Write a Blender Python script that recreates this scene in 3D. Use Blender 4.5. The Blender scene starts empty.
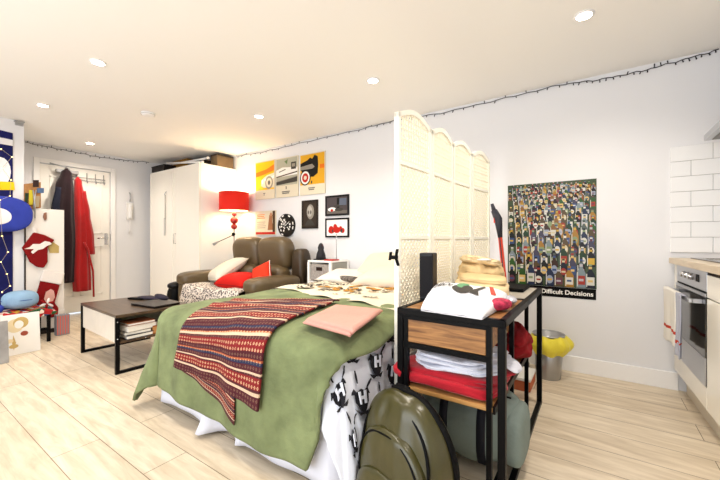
import bpy, bmesh, math, random
from mathutils import Vector, Matrix, Euler, noise
random.seed(4)
PI = math.pi
SC = bpy.context.scene
COL = SC.collection

# ------------------------------------------------------------------ camera
F = 344.5; TH = math.radians(34.3); S_, C_ = math.sin(TH), math.cos(TH); H = 1.03
CEIL = 2.28; WY = 3.18; FX = -5.92; RX = 1.06; FY = -1.8
cd = bpy.data.cameras.new('camera'); cam = bpy.data.objects.new('camera', cd); COL.objects.link(cam)
cam.location = (0, 0, H); cam.rotation_euler = (PI/2, 0, TH)
cd.sensor_width = 36; cd.lens = F/720*36; cd.clip_start = 0.02
SC.camera = cam

# ------------------------------------------------------------------ light
SC.view_settings.view_transform = 'Standard'; SC.view_settings.look = 'None'
SC.view_settings.gamma = 1; SC.view_settings.use_curve_mapping = False
SC.view_settings.exposure = 0.43
w = bpy.data.worlds.new('world'); SC.world = w; w.use_nodes = True
w.node_tree.nodes['Background'].inputs[0].default_value = (0.80, 0.88, 1.0, 1)
w.node_tree.nodes['Background'].inputs[1].default_value = 1.0

def area(name, loc, rot, sx, sy, power, color):
    l = bpy.data.lights.new(name, 'AREA'); l.shape = 'RECTANGLE'; l.size = sx; l.size_y = sy
    l.energy = power; l.color = color
    o = bpy.data.objects.new(name, l); COL.objects.link(o); o.location = loc; o.rotation_euler = rot
    return o
# daylight through the big window behind the camera
area('window_daylight', (-1.6, FY+0.04, 1.25), (PI/2+.22, 0, 0), 3.6, 1.7, 63, (0.93, 0.96, 1.0))
SPOT_W = 33.0; SPOT_C = (1.0, 0.91, 0.80)

# ------------------------------------------------------------------ helpers
def ray(px, py):
    a = (px-360)/F; return (-S_+a*C_, C_+a*S_, (240-py)/F)
def PZ(px, py, z):
    r = ray(px, py); t = (z-H)/r[2]; return Vector((r[0]*t, r[1]*t, z))
def PY(px, py, y):
    r = ray(px, py); t = y/r[1]; return Vector((r[0]*t, y, H+r[2]*t))
def PX(px, py, x):
    r = ray(px, py); t = x/r[0]; return Vector((x, r[1]*t, H+r[2]*t))

def lin(c):
    return tuple((v/12.92 if v <= .04045 else ((v+.055)/1.055)**2.4)**1.14 for v in (x/255 for x in c))
MC = {}
def M(name, rgb=None, rough=.6, metal=0, bump=0, bscale=40, var=0, vscale=8, spec=.25, emit=0, sheen=0, alpha=1, trans=0):
    if name in MC: return MC[name]
    m = bpy.data.materials.new(name); m.use_nodes = True; nt = m.node_tree; b = nt.nodes['Principled BSDF']
    c = lin(rgb)+(1,)
    b.inputs['Base Color'].default_value = c; b.inputs['Roughness'].default_value = rough
    b.inputs['Metallic'].default_value = metal; b.inputs['Specular IOR Level'].default_value = spec
    if sheen: b.inputs['Sheen Weight'].default_value = sheen
    if trans: b.inputs['Transmission Weight'].default_value = trans
    if emit:
        b.inputs['Emission Color'].default_value = c; b.inputs['Emission Strength'].default_value = emit
    tc = nt.nodes.new('ShaderNodeTexCoord')
    if var:
        n = nt.nodes.new('ShaderNodeTexNoise'); n.inputs['Scale'].default_value = vscale; n.inputs['Detail'].default_value = 5
        nt.links.new(tc.outputs['Object'], n.inputs['Vector'])
        r = nt.nodes.new('ShaderNodeValToRGB')
        r.color_ramp.elements[0].position = .3; r.color_ramp.elements[1].position = .7
        r.color_ramp.elements[0].color = tuple(v*(1-var) for v in c[:3])+(1,)
        r.color_ramp.elements[1].color = tuple(min(1, v*(1+var)) for v in c[:3])+(1,)
        nt.links.new(n.outputs[0], r.inputs[0]); nt.links.new(r.outputs[0], b.inputs['Base Color'])
    if bump:
        n = nt.nodes.new('ShaderNodeTexNoise'); n.inputs['Scale'].default_value = bscale; n.inputs['Detail'].default_value = 4
        nt.links.new(tc.outputs['Object'], n.inputs['Vector'])
        bp = nt.nodes.new('ShaderNodeBump'); bp.inputs['Strength'].default_value = bump; bp.inputs['Distance'].default_value = .01
        nt.links.new(n.outputs[0], bp.inputs['Height']); nt.links.new(bp.outputs[0], b.inputs['Normal'])
    MC[name] = m; return m

def wood(name, c1, c2, axis=0, scale=1.0, rough=.45):
    m = bpy.data.materials.new(name); m.use_nodes = True; nt = m.node_tree; b = nt.nodes['Principled BSDF']
    tc = nt.nodes.new('ShaderNodeTexCoord'); mp = nt.nodes.new('ShaderNodeMapping')
    sc = [18*scale]*3; sc[axis] = 1.6*scale
    mp.inputs['Scale'].default_value = sc
    n = nt.nodes.new('ShaderNodeTexNoise'); n.inputs['Scale'].default_value = 2.2; n.inputs['Detail'].default_value = 8; n.inputs['Distortion'].default_value = .7
    r = nt.nodes.new('ShaderNodeValToRGB'); r.color_ramp.elements[0].position = .32; r.color_ramp.elements[1].position = .68
    r.color_ramp.elements[0].color = lin(c1)+(1,); r.color_ramp.elements[1].color = lin(c2)+(1,)
    L = nt.links.new
    L(tc.outputs['Object'], mp.inputs[0]); L(mp.outputs[0], n.inputs['Vector']); L(n.outputs[0], r.inputs[0]); L(r.outputs[0], b.inputs['Base Color'])
    b.inputs['Roughness'].default_value = rough
    return m

class MB:
    def __init__(s): s.b = bmesh.new(); s.uv = None
    def _m(s, f0, mi):
        s.b.faces.ensure_lookup_table()
        for f in s.b.faces[f0:]: f.material_index = mi
    def box(s, c, d, bev=0, mi=0, rot=None, seg=2):
        f0 = len(s.b.faces)
        r = bmesh.ops.create_cube(s.b, size=1)
        vs = r['verts']
        for v in vs: v.co = Vector((v.co.x*d[0], v.co.y*d[1], v.co.z*d[2]))
        if bev:
            es = list({e for v in vs for e in v.link_edges})
            rr = bmesh.ops.bevel(s.b, geom=es, offset=min(bev, min(d)*.45), segments=seg, affect='EDGES', profile=.5)
            vs = list({v for f in rr['faces'] for v in f.verts} | {v for v in vs if v.is_valid})
        R = Euler(rot).to_matrix() if rot else Matrix.Identity(3)
        for v in vs: v.co = R @ v.co + Vector(c)
        s._m(f0 if not bev else 0, mi) if False else None
        for v in vs:
            for f in v.link_faces: f.material_index = mi
        return s
    def bx(s, x0, x1, y0, y1, z0, z1, bev=0, mi=0):
        return s.box(((x0+x1)/2, (y0+y1)/2, (z0+z1)/2), (abs(x1-x0), abs(y1-y0), abs(z1-z0)), bev, mi)
    def puff(s, c, d, n=4, rot=None, mi=0, cuts=9, fn=None):
        t = bmesh.new(); bmesh.ops.create_cube(t, size=2); bmesh.ops.subdivide_edges(t, edges=t.edges[:], cuts=cuts, use_grid_fill=True)
        R = Euler(rot).to_matrix() if rot else Matrix.Identity(3); mp = {}
        for v in t.verts:
            # even out the cube before projecting
            p = Vector([math.tan(x*PI/4*.98)/math.tan(PI/4*.98) for x in v.co])
            k = sum(abs(x)**n for x in p)**(1/n); q = p/k
            if fn: q = fn(q)
            q = Vector((q.x*d[0]/2, q.y*d[1]/2, q.z*d[2]/2))
            mp[v] = s.b.verts.new(R @ q + Vector(c))
        for f in t.faces:
            nf = s.b.faces.new([mp[v] for v in f.verts]); nf.material_index = mi; nf.smooth = True
        t.free(); return s
    def tube(s, pts, r, n=8, mi=0, closed=False):
        pts = [Vector(p) for p in pts]; rings = []
        rr = r if isinstance(r, (list, tuple)) else [r]*len(pts)
        prev = None
        for i, p in enumerate(pts):
            if closed: t = pts[(i+1) % len(pts)]-pts[i-1]
            else: t = pts[min(i+1, len(pts)-1)]-pts[max(i-1, 0)]
            t.normalize()
            if prev is None:
                u = Vector((0, 0, 1)) if abs(t.z) < .9 else Vector((1, 0, 0))
            else: u = prev
            a = (u - t*u.dot(t)).normalized(); prev = a; b = t.cross(a)
            rings.append([s.b.verts.new(p+(a*math.cos(2*PI*k/n)+b*math.sin(2*PI*k/n))*rr[i]) for k in range(n)])
        N = len(rings)
        for i in range(N if closed else N-1):
            A, B = rings[i], rings[(i+1) % N]
            for k in range(n):
                f = s.b.faces.new((A[k], A[(k+1) % n], B[(k+1) % n], B[k])); f.smooth = True; f.material_index = mi
        if not closed:
            for R_ in (rings[0], rings[-1]):
                f = s.b.faces.new(R_); f.material_index = mi
        return s
    def lathe(s, c, prof, n=24, mi=0, cap=True):
        c = Vector(c); rings = []
        for r, z in prof:
            rings.append([s.b.verts.new(c+Vector((r*math.cos(2*PI*k/n), r*math.sin(2*PI*k/n), z))) for k in range(n)])
        for i in range(len(rings)-1):
            for k in range(n):
                f = s.b.faces.new((rings[i][k], rings[i][(k+1) % n], rings[i+1][(k+1) % n], rings[i+1][k])); f.smooth = True; f.material_index = mi
        if cap:
            for R_ in (rings[0], rings[-1]):
                f = s.b.faces.new(R_); f.material_index = mi
        return s
    def loft(s, rings, mi=0, cap=True, closed=True):
        rs = [[s.b.verts.new(Vector(p)) for p in r] for r in rings]; n = len(rs[0])
        for i in range(len(rs)-1):
            for k in range(n if closed else n-1):
                f = s.b.faces.new((rs[i][k], rs[i][(k+1) % n], rs[i+1][(k+1) % n], rs[i+1][k])); f.smooth = True; f.material_index = mi
        if cap and closed:
            for R_ in (rs[0], rs[-1]):
                f = s.b.faces.new(R_); f.material_index = mi
        return s
    def poly(s, pts, mi=0):
        f = s.b.faces.new([s.b.verts.new(Vector(p)) for p in pts]); f.material_index = mi; return s
    def prism(s, pts, d, mi=0):
        """flat outline pts (3-D) given the depth vector d"""
        d = Vector(d); A = [s.b.verts.new(Vector(p)) for p in pts]; B = [s.b.verts.new(Vector(p)+d) for p in pts]; n = len(A)
        for f in (s.b.faces.new(A), s.b.faces.new(B[::-1])): f.material_index = mi
        for k in range(n):
            f = s.b.faces.new((A[k], A[(k+1) % n], B[(k+1) % n], B[k])); f.material_index = mi
        return s
    def grid(s, nu, nv, fn, mi=0, uv=True):
        V = [[s.b.verts.new(Vector(fn(i/nu, j/nv))) for j in range(nv+1)] for i in range(nu+1)]
        L = s.b.loops.layers.uv.verify() if uv else None
        for i in range(nu):
            for j in range(nv):
                f = s.b.faces.new((V[i][j], V[i+1][j], V[i+1][j+1], V[i][j+1])); f.smooth = True; f.material_index = mi
                if uv:
                    for lp, (a, b) in zip(f.loops, ((i, j), (i+1, j), (i+1, j+1), (i, j+1))): lp[L].uv = (a/nu, b/nv)
        return s

WP = {}
def E(name, loc, label, cat, group=None):
    o = bpy.data.objects.new(name, None); COL.objects.link(o); o.location = loc; o.empty_display_size = .1
    WP[o.name] = Vector(loc); o['label'] = label; o['category'] = cat
    if group: o['group'] = group
    return o
def tag(o, label, cat, group=None):
    o['label'] = label; o['category'] = cat
    if group: o['group'] = group
    return o
def O(name, mb, mats, parent=None, label=None, mods=(), recalc=True, smooth=False):
    if not isinstance(mats, (list, tuple)): mats = [mats]
    b = mb.b
    if recalc: bmesh.ops.recalc_face_normals(b, faces=b.faces[:])
    if smooth:
        for f in b.faces: f.smooth = True
    xs = [v.co for v in b.verts]
    lo = Vector([min(v[i] for v in xs) for i in range(3)]); hi = Vector([max(v[i] for v in xs) for i in range(3)])
    o3 = Vector(((lo.x+hi.x)/2, (lo.y+hi.y)/2, lo.z))
    for v in b.verts: v.co -= o3
    me = bpy.data.meshes.new(name); b.to_mesh(me); b.free()
    for m in mats: me.materials.append(m)
    ob = bpy.data.objects.new(name, me); COL.objects.link(ob)
    if parent is not None:
        ob.parent = parent; ob.location = o3 - WP[parent.name]
    else: ob.location = o3
    WP[ob.name] = o3
    if label: ob['label'] = label
    for m in mods:
        if m[0] == 'solid':
            q = ob.modifiers.new('solid', 'SOLIDIFY'); q.thickness = m[1]; q.offset = m[2] if len(m) > 2 else 1
        elif m[0] == 'bevel':
            q = ob.modifiers.new('bevel', 'BEVEL'); q.width = m[1]; q.segments = m[2]; q.limit_method = 'ANGLE'
        elif m[0] == 'sub':
            q = ob.modifiers.new('sub', 'SUBSURF'); q.levels = m[1]; q.render_levels = m[1]
    return ob
def STR(name, mb, mats, **k):
    o = O(name, mb, mats, **k); o['kind'] = 'structure'; return o
def text(name, body, mat, parent, size, xf, label=None, depth=.0006, align='CENTER'):
    """real letters as a mesh; xf maps (x, y) of the lettering plane and height to world"""
    cu = bpy.data.curves.new('t', 'FONT'); cu.body = body; cu.size = size; cu.align_x = align; cu.offset = .0012*size/.05
    t = bpy.data.objects.new('t', cu); COL.objects.link(t)
    dg = bpy.context.evaluated_depsgraph_get(); me = bpy.data.meshes.new_from_object(t.evaluated_get(dg))
    mb = MB(); mb.b.from_mesh(me); bpy.data.objects.remove(t); bpy.data.meshes.remove(me)
    for v in mb.b.verts: v.co = Vector(xf(v.co.x, v.co.y))
    return O(name, mb, mat, parent, label, recalc=False)

# ------------------------------------------------------------------ materials
white_wall = M('white_wall_paint', (231, 231, 233), .7, bump=.03, bscale=60)
ceil_m = M('ceiling_paint', (248, 246, 242), .8)
trim_m = M('white_gloss_trim', (244, 243, 242), .35)
door_m = M('cream_door_paint', (246, 243, 236), .4)
gap_m = M('dark_gap', (60, 50, 44), .8)
black_metal = M('black_powder_metal', (12, 12, 14), .4, spec=.12)
chrome = M('chrome', (200, 200, 202), .2, metal=1)
steel = M('brushed_steel', (190, 191, 194), .32, metal=.85)
white_lac = M('white_lacquer', (249, 248, 245), .3)
cream_lac = M('cream_gloss_door', (243, 238, 226), .12, spec=.6)
warm_oak = wood('warm_oak', (112, 72, 36), (186, 138, 84), 0, 1.6)
black = M('matt_black', (12, 12, 14), .6, spec=.12)

def floor_mat():
    m = bpy.data.materials.new('light_oak_planks'); m.use_nodes = True; nt = m.node_tree; b = nt.nodes['Principled BSDF']; L = nt.links.new
    tc = nt.nodes.new('ShaderNodeTexCoord'); mp = nt.nodes.new('ShaderNodeMapping'); mp.inputs['Location'].default_value = (.35, -.135, 0)
    L(tc.outputs['Object'], mp.inputs[0])
    br = nt.nodes.new('ShaderNodeTexBrick'); br.inputs['Scale'].default_value = 1; br.inputs['Brick Width'].default_value = 1.29
    br.inputs['Row Height'].default_value = .193; br.inputs['Mortar Size'].default_value = .0016; br.inputs['Mortar Smooth'].default_value = 0
    br.inputs['Color1'].default_value = lin((238, 226, 206))+(1,); br.inputs['Color2'].default_value = lin((228, 214, 192))+(1,)
    br.inputs['Mortar'].default_value = lin((140, 122, 100))+(1,); br.offset = .37
    L(mp.outputs[0], br.inputs['Vector'])
    m2 = nt.nodes.new('ShaderNodeMapping'); m2.inputs['Scale'].default_value = (1.3, 9, 1); L(tc.outputs['Object'], m2.inputs[0])
    n = nt.nodes.new('ShaderNodeTexNoise'); n.inputs['Scale'].default_value = 2.6; n.inputs['Detail'].default_value = 9; n.inputs['Roughness'].default_value = .62; n.inputs['Distortion'].default_value = .5
    L(m2.outputs[0], n.inputs['Vector'])
    r = nt.nodes.new('ShaderNodeValToRGB'); r.color_ramp.elements[0].position = .3; r.color_ramp.elements[1].position = .66
    r.color_ramp.elements[0].color = lin((222, 216, 208))+(1,); r.color_ramp.elements[1].color = (1, 1, 1, 1)
    L(n.outputs[0], r.inputs[0])
    mx = nt.nodes.new('ShaderNodeMix'); mx.data_type = 'RGBA'; mx.blend_type = 'MULTIPLY'; mx.inputs[0].default_value = 1
    L(br.outputs['Color'], mx.inputs[6]); L(r.outputs[0], mx.inputs[7]); L(mx.outputs[2], b.inputs['Base Color'])
    b.inputs['Roughness'].default_value = .42; b.inputs['Specular IOR Level'].default_value = .35
    return m

# ------------------------------------------------------------------ structure
STR('floor', MB().bx(FX-.1, RX+.1, FY-.1, WY+.1, -.1, 0), floor_mat())
bpy.data.objects['floor'].data.transform(Matrix.Translation(WP['floor'])); bpy.data.objects['floor'].location = (0, 0, 0)
STR('ceiling', MB().bx(FX-.1, RX+.1, FY-.1, WY+.1, CEIL, CEIL+.1), ceil_m)
STR('wall_back', MB().bx(FX-.1, RX+.1, WY, WY+.1, 0, CEIL), white_wall)
STR('wall_right', MB().bx(RX, RX+.1, FY, WY, 0, CEIL), white_wall)
# far (left) wall with the door opening
DY0, DY1, DZ = 1.34, 2.13, 2.03
STR('wall_left', MB().bx(FX-.1, FX, 1.0, DY0, 0, CEIL).bx(FX-.1, FX, DY1, WY, 0, CEIL).bx(FX-.1, FX, DY0, DY1, DZ, CEIL), white_wall)
# boxed-in room left of the door
STR('wall_partition', MB().bx(-5.9, -5.0, FY, 1.01, 0, CEIL), white_wall)
# window wall behind the camera
wx0, wx1, wz0, wz1 = -3.4, .2, .4, 2.1
STR('wall_front', MB().bx(FX-.1, wx0, FY-.1, FY, 0, CEIL).bx(wx1, RX+.1, FY-.1, FY, 0, CEIL).bx(wx0, wx1, FY-.1, FY, 0, wz0).bx(wx0, wx1, FY-.1, FY, wz1, CEIL), white_wall)
wf = MB()
for x in (wx0, wx0+1.2, wx0+2.4, wx1): wf.bx(x-.03, x+.03, FY-.07, FY-.02, wz0, wz1)
for z in (wz0, wz1): wf.bx(wx0, wx1, FY-.07, FY-.02, z-.03, z+.03)
STR('window_1', wf, trim_m)
STR('baseboard_back', MB().bx(FX, .47, WY-.015, WY, 0, .12, .003), trim_m)
STR('baseboard_left', MB().bx(FX, FX+.015, DY1+.06, WY-.02, 0, .12, .003).bx(FX, FX+.015, 1.02, DY0-.06, 0, .12, .003), trim_m)
STR('baseboard_partition', MB().bx(-5, -4.985, FY, 1.0, 0, .12, .003), trim_m)
STR('trim_1', MB().bx(FX, FX+.02, DY0-.06, DY0, 0, DZ+.06, .004).bx(FX, FX+.02, DY1, DY1+.06, 0, DZ+.06, .004).bx(FX, FX+.02, DY0, DY1, DZ, DZ+.06, .004), trim_m)
# door: slab + panels
d = STR('door_1', MB().bx(FX-.05, FX-.01, DY0+.006, DY1-.006, .03, DZ-.006, .003), door_m)
pm = MB()
for y0, y1 in ((DY0+.1, DY0+.36), (DY1-.36, DY1-.1)):
    for z0, z1 in ((.25, .95), (1.12, 1.88)):
        for a in ((y0, y1, z0, z0+.02), (y0, y1, z1-.02, z1), (y0, y0+.02, z0, z1), (y1-.02, y1, z0, z1)):
            pm.bx(FX-.012, FX-.002, a[0], a[1], a[2], a[3], .003)
O('door_moulding', pm, door_m, d)
h = O('door_handle', MB().bx(FX-.012, FX+.002, DY1-.075, DY1-.035, .96, 1.13, .004)
      .tube([(FX, DY1-.055, 1.06), (FX+.05, DY1-.055, 1.06), (FX+.055, DY1-.08, 1.06), (FX+.055, DY1-.18, 1.055)], .009), chrome, d, 'chrome lever handle')
O('hinge', MB().bx(FX-.01, FX+.006, DY1-.006, DY1+.004, 1.02, 1.12), chrome, d)
O('door_closer', MB().bx(FX-.01, FX+.045, DY0+.16, DY0+.40, 1.93, 1.975, .006)
  .tube([(FX+.03, DY0+.3, 1.98), (FX+.16, DY0+.22, 1.99), (FX+.02, DY0+.1, 2.04)], .008), steel, d, 'grey door closer')

# ------------------------------------------------------------------ ceiling lights
def downlight(x, y, label):
    e = E('ceiling_light', (x, y, CEIL-.008), label, 'ceiling light', 'recessed ceiling downlights')
    O('bezel', MB().lathe((x, y, CEIL-.008), [(.038, .0), (.046, 0), (.05, .004), (.05, .008), (.038, .008)], 24, cap=False), trim_m, e)
    lm = M('downlight_lens', (255, 240, 215), .4, emit=30)
    O('lens', MB().lathe((x, y, CEIL-.0075), [(.0005, 0), (.038, 0), (.038, .004)], 24, cap=False), lm, e)
    l = bpy.data.lights.new('bulb', 'SPOT'); l.energy = SPOT_W; l.color = SPOT_C; l.spot_size = math.radians(150); l.spot_blend = .8; l.shadow_soft_size = .03
    lo = bpy.data.objects.new('bulb', l); COL.objects.link(lo); lo.parent = e; lo.location = (0, 0, -.012)
    return e
LD = [(-2.883, .962, 'round recessed downlight, nearest on the left of the ceiling'),
      (-.05, 2.282, 'round recessed downlight above the bottle poster, furthest right in view'),
      (-1.433, 2.281, 'round recessed downlight above the bed, left of the woven screen'),
      (-4.222, .981, 'round recessed downlight above the coat door side, second from the far left corner'),
      (-5.376, 1.707, 'small round recessed downlight directly in front of the door'),
      (-2.798, 2.295, 'round recessed downlight above the sofa and the red lamp')]
for x, y, l in LD: downlight(x, y, l)
downlight(-1.5, .96, 'round recessed downlight above the foot of the bed, out of frame')
downlight(-.1, .96, 'round recessed downlight above the camera, out of frame')
sd = E('smoke_detector', (-3.635, 1.625, CEIL-.03), 'white round smoke detector on the ceiling between the downlights', 'smoke detector')
O('housing', MB().lathe((-3.635, 1.625, CEIL-.03), [(.03, 0), (.05, .004), (.058, .014), (.06, .03)], 28), trim_m, sd)
O('vent_ring', MB().lathe((-3.635, 1.625, CEIL-.02), [(.0615, 0), (.0625, .002), (.0615, .004)], 28, cap=False), M('detector_grey', (170, 166, 160)), sd)

# ------------------------------------------------------------------ fairy lights
def fairy(path, label, nb, wall):
    e = E('fairy_lights', path[len(path)//2], label, 'fairy lights')
    O('cable', MB().tube(path, .0032, 5), M('dark_green_cable', (50, 48, 52), .5), e)
    bm_ = M('unlit_bulb', (52, 50, 56), .4)
    n = len(path)
    for i in range(nb):
        t = (i+.5)/nb*(n-1); k = int(t); p = Vector(path[k]).lerp(Vector(path[k+1]), t-k)
        dz = random.choice((-1, -1, 1))*random.uniform(.016, .026)
        q = p+Vector(wall)*random.uniform(.0, .012)+Vector((random.uniform(-.008, .008) if wall[1] else 0, random.uniform(-.008, .008) if wall[0] else 0, dz))
        O('bulb', MB().tube([p, q], [.0028, .0045], 5), bm_, e)
def wallpath(pts, n):
    out = []
    for i in range(n+1):
        t = i/n*(len(pts)-1); k = min(int(t), len(pts)-2); p = Vector(pts[k]).lerp(Vector(pts[k+1]), t-k)
        p.z += .004*math.sin(i*1.9)-.006*abs(math.sin(i*.55)); out.append(p)
    return out
Y = WY-.008
fairy(wallpath([PY(*p, Y) for p in ((719, 49), (680, 60), (640, 71), (600, 79), (562, 84), (500, 99), (440, 113), (395, 120), (360, 129), (300, 143), (262, 152), (236, 156))], 90),
      'dark string of unlit fairy lights along the top of the white poster wall', 64, (0, -1, 0))
fairy(wallpath([PX(*p, FX+.008) for p in ((25, 142), (50, 147), (75, 152), (100, 157), (125, 160), (149, 162))], 36),
      'dark string of unlit fairy lights above the door with coats', 26, (1, 0, 0))

# ------------------------------------------------------------------ pictures on the back wall
def pic(name, label, cat, x0, x1, z0, z1, frame, fw, base, art, depth=.018, group=None, front='print'):
    """art: list of (uv polygon, material)"""
    e = E(name, ((x0+x1)/2, WY-depth, z0), label, cat, group)
    yb = WY-depth
    if fw:
        O('frame', MB().bx(x0, x1, yb, WY-.001, z0, z0+fw, .002).bx(x0, x1, yb, WY-.001, z1-fw, z1, .002)
          .bx(x0, x0+fw, yb, WY-.001, z0+fw, z1-fw, .002).bx(x1-fw, x1, yb, WY-.001, z0+fw, z1-fw, .002), frame, e)
        yp = yb+.006
    else: yp = yb
    X0, X1, Z0, Z1 = x0+fw, x1-fw, z0+fw, z1-fw
    mb = MB(); mb.bx(X0, X1, yp, WY-.001, Z0, Z1); mats = [base]
    for i, (pl, m) in enumerate(art):
        if m not in mats: mats.append(m)
        mb.poly([(X0+(X1-X0)*u, yp-.0004-.00006*i, Z0+(Z1-Z0)*v) for u, v in pl], mats.index(m))
    O(front, mb, mats, e, recalc=False)
    return e
def ell(cx, cy, rx, ry, n=20, a0=0, a1=2*PI): return [(cx+rx*math.cos(a0+(a1-a0)*i/n), cy+ry*math.sin(a0+(a1-a0)*i/n)) for i in range(n)]
def rc(x0, y0, x1, y1): return [(x0, y0), (x1, y0), (x1, y1), (x0, y1)]
C = lambda n, c, r=.5: M('ink_'+n, c, r)
yel, cre, wht, gry, dgr, blk, red, org, skn, brn, grn, mgr = (C('yellow', (238, 190, 20)), C('cream', (226, 217, 196)), C('white', (244, 242, 238)), C('grey', (158, 152, 142)),
    C('dark_grey', (74, 70, 66)), C('black', (22, 20, 20)), C('red', (196, 44, 30)), C('orange', (232, 130, 30)), C('skin', (196, 150, 116)), C('brown', (86, 66, 46)), C('green', (120, 140, 96)), C('mid_grey', (118, 112, 106)))
def lines(x0, x1, y, n, dy, t, m): return [(rc(x0+.02*(i % 2), y-i*dy-t, x1-.03*((i+1) % 3), y-i*dy), m) for i in range(n)]
g = 'vintage car prints above the sofa'
pic('art_print', 'yellow print with the front of a white vintage car, leftmost of the three upper prints', 'picture', -3.93, -3.54, 1.59, 2.11, None, 0, cre,
    [(rc(.02, .24, .98, .98), yel), ([(.02, .72), (.6, .78), (.98, .88), (.98, .72), (.4, .64), (.02, .6)], org),
     ([(.30, .36), (.32, .50), (.45, .56), (.62, .62), (.98, .66), (.98, .28), (.45, .30)], cre), ([(.45, .52), (.98, .60), (.98, .52), (.5, .47)], wht),
     (ell(.72, .42, .2, .17), gry), (ell(.72, .42, .14, .12), cre), (ell(.72, .42, .07, .06), mgr), (ell(.38, .46, .06, .06), wht)]
    + lines(.42, .56, .16, 2, .04, .02, mgr), group=g)
pic('art_print', 'grey print with the side of a silver vintage car, middle of the three upper prints', 'picture', -3.513, -3.11, 1.59, 2.105, None, 0, cre,
    [(rc(.02, .3, .98, .98), M('ink_sage', (186, 184, 166))), ([(.02, .7), (.3, .76), (.98, .72), (.98, .54), (.02, .52)], wht),
     ([(.14, .66), (.44, .71), (.46, .69), (.16, .64)], dgr), (rc(.7, .68, .92, .86), dgr), (rc(.74, .74, .88, .82), gry), ([(.02, .54), (.98, .62), (.98, .59), (.02, .51)], brn),
     ([(.02, .40), (.98, .50), (.98, .36), (.02, .32)], dgr), ([(.05, .42), (.95, .50), (.95, .48), (.05, .40)], gry), ([(.4, .9), (.55, .95), (.52, .82)], grn), (rc(.46, .2, .5, .27), dgr)]
    + lines(.28, .68, .15, 2, .04, .025, mgr), group=g)
pic('art_print', 'yellow print with a black vintage car and red wheel, rightmost of the three upper prints', 'picture', -3.073, -2.662, 1.592, 2.098, None, 0, cre,
    [(rc(.02, .24, .98, .98), M('ink_ochre', (228, 176, 48))), ([(.02, .62), (.02, .78), (.3, .84), (.42, .9), (.5, .86), (.6, .95), (.72, .9), (.74, .7), (.72, .5), (.55, .42), (.3, .44)], blk),
     ([(.02, .7), (.5, .74), (.6, .66), (.5, .62), (.02, .62)], gry), (ell(.22, .42, .22, .19), blk), (ell(.22, .42, .18, .16), wht), (ell(.22, .42, .13, .115), red), (ell(.22, .42, .06, .05), cre),
     (rc(.45, .26, .5, .33), dgr), (rc(.8, .6, .98, .7), org)] + lines(.34, .64, .17, 2, .04, .025, mgr), group=g)
pic('magazine_cover_print', 'small cream vintage advert print with red bottom strip, beside the red lamp', 'picture', -3.93, -3.522, 1.10, 1.428, None, 0, cre,
    [(rc(.02, .02, .98, .12), red), ([(.62, .2), (.66, .5), (.7, .8), (.78, .9), (.86, .82), (.84, .55), (.9, .2)], M('ink_coat', (170, 120, 86))), (ell(.78, .84, .06, .08), skn),
     (rc(.86, .12, .98, .98), brn)] + lines(.08, .5, .86, 3, .07, .03, org) + lines(.08, .54, .55, 4, .08, .025, gry))
pic('picture', 'dark framed portrait photo with a pale oval face, right of the wall clock', 'picture', -3.047, -2.781, 1.172, 1.523, M('dark_brown_frame', (48, 38, 30), .4), .022, M('ink_sepia', (66, 56, 48)),
    [(ell(.55, .60, .27, .3), gry), (ell(.5, .62, .19, .22), M('ink_pale_grey', (190, 186, 178))), (ell(.4, .58, .06, .08), mgr), (ell(.58, .58, .06, .08), mgr), (rc(.3, .12, .7, .2), mgr), ([(.1, .05), (.4, .3), (.6, .3), (.9, .05)], dgr)])
pic('picture', 'black framed dark photo with a pale car, upper of two above the bedside unit', 'picture', -2.662, -2.314, 1.315, 1.553, M('black_frame', (20, 18, 18), .35), .02, M('ink_slate', (88, 80, 82)),
    [(rc(.02, .02, .98, .2), mgr), (rc(.5, .35, .62, .95), blk), ([(.35, .5), (.8, .62), (.8, .45), (.4, .4)], dgr), (rc(.62, .5, .95, .9), M('ink_dusk', (104, 112, 128))),
     (ell(.26, .28, .2, .12), wht), (ell(.26, .22, .07, .08), red), (ell(.6, .25, .2, .1), dgr)])
pic('picture', 'black framed white print of red shapes, lower of two above the bedside unit', 'picture', -2.662, -2.314, 1.06, 1.287, MC['black_frame'], .02, wht,
    [(ell(.22, .42, .12, .2), red), (ell(.24, .32, .16, .18), red), (ell(.42, .5, .1, .24), red), (ell(.5, .36, .16, .2), red), (ell(.68, .42, .08, .18), red), (ell(.78, .32, .09, .16), red),
     (ell(.72, .3, .05, .12), dgr), (ell(.3, .3, .03, .1), dgr)])
# round clock
ck = E('wall_clock', (-3.317, WY-.03, 1.07), 'round black and white patterned wall clock above the sofa', 'clock')
cx, cz, cr = -3.317, 1.22, .15
def disc(r, y0, y1, n=40): return [(cx+r*math.cos(2*PI*k/n), y0, cz+r*math.sin(2*PI*k/n)) for k in range(n)]
O('disc', MB().prism(disc(cr, WY-.03, 0), (0, .029, 0)), blk, ck)
mb = MB()
random.seed(9)
for ring in ((.03, .055), (.065, .09), (.10, .118), (.125, .143)):
    for k in range(14):
        if random.random() < .5: continue
        a0, a1 = 2*PI*k/14+.05, 2*PI*(k+.72)/14
        mb.poly([(cx+ring[0]*math.cos(a0), WY-.0305, cz+ring[0]*math.sin(a0)), (cx+ring[1]*math.cos(a0), WY-.0305, cz+ring[1]*math.sin(a0)),
                 (cx+ring[1]*math.cos(a1), WY-.0305, cz+ring[1]*math.sin(a1)), (cx+ring[0]*math.cos(a1), WY-.0305, cz+ring[0]*math.sin(a1))])
O('pattern', mb, wht, ck)
O('clock_hand', MB().box((cx+.03, WY-.033, cz+.02), (.09, .002, .006), rot=(0, -.6, 0)).box((cx-.01, WY-.034, cz+.04), (.006, .002, .09)), wht, ck)

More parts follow.
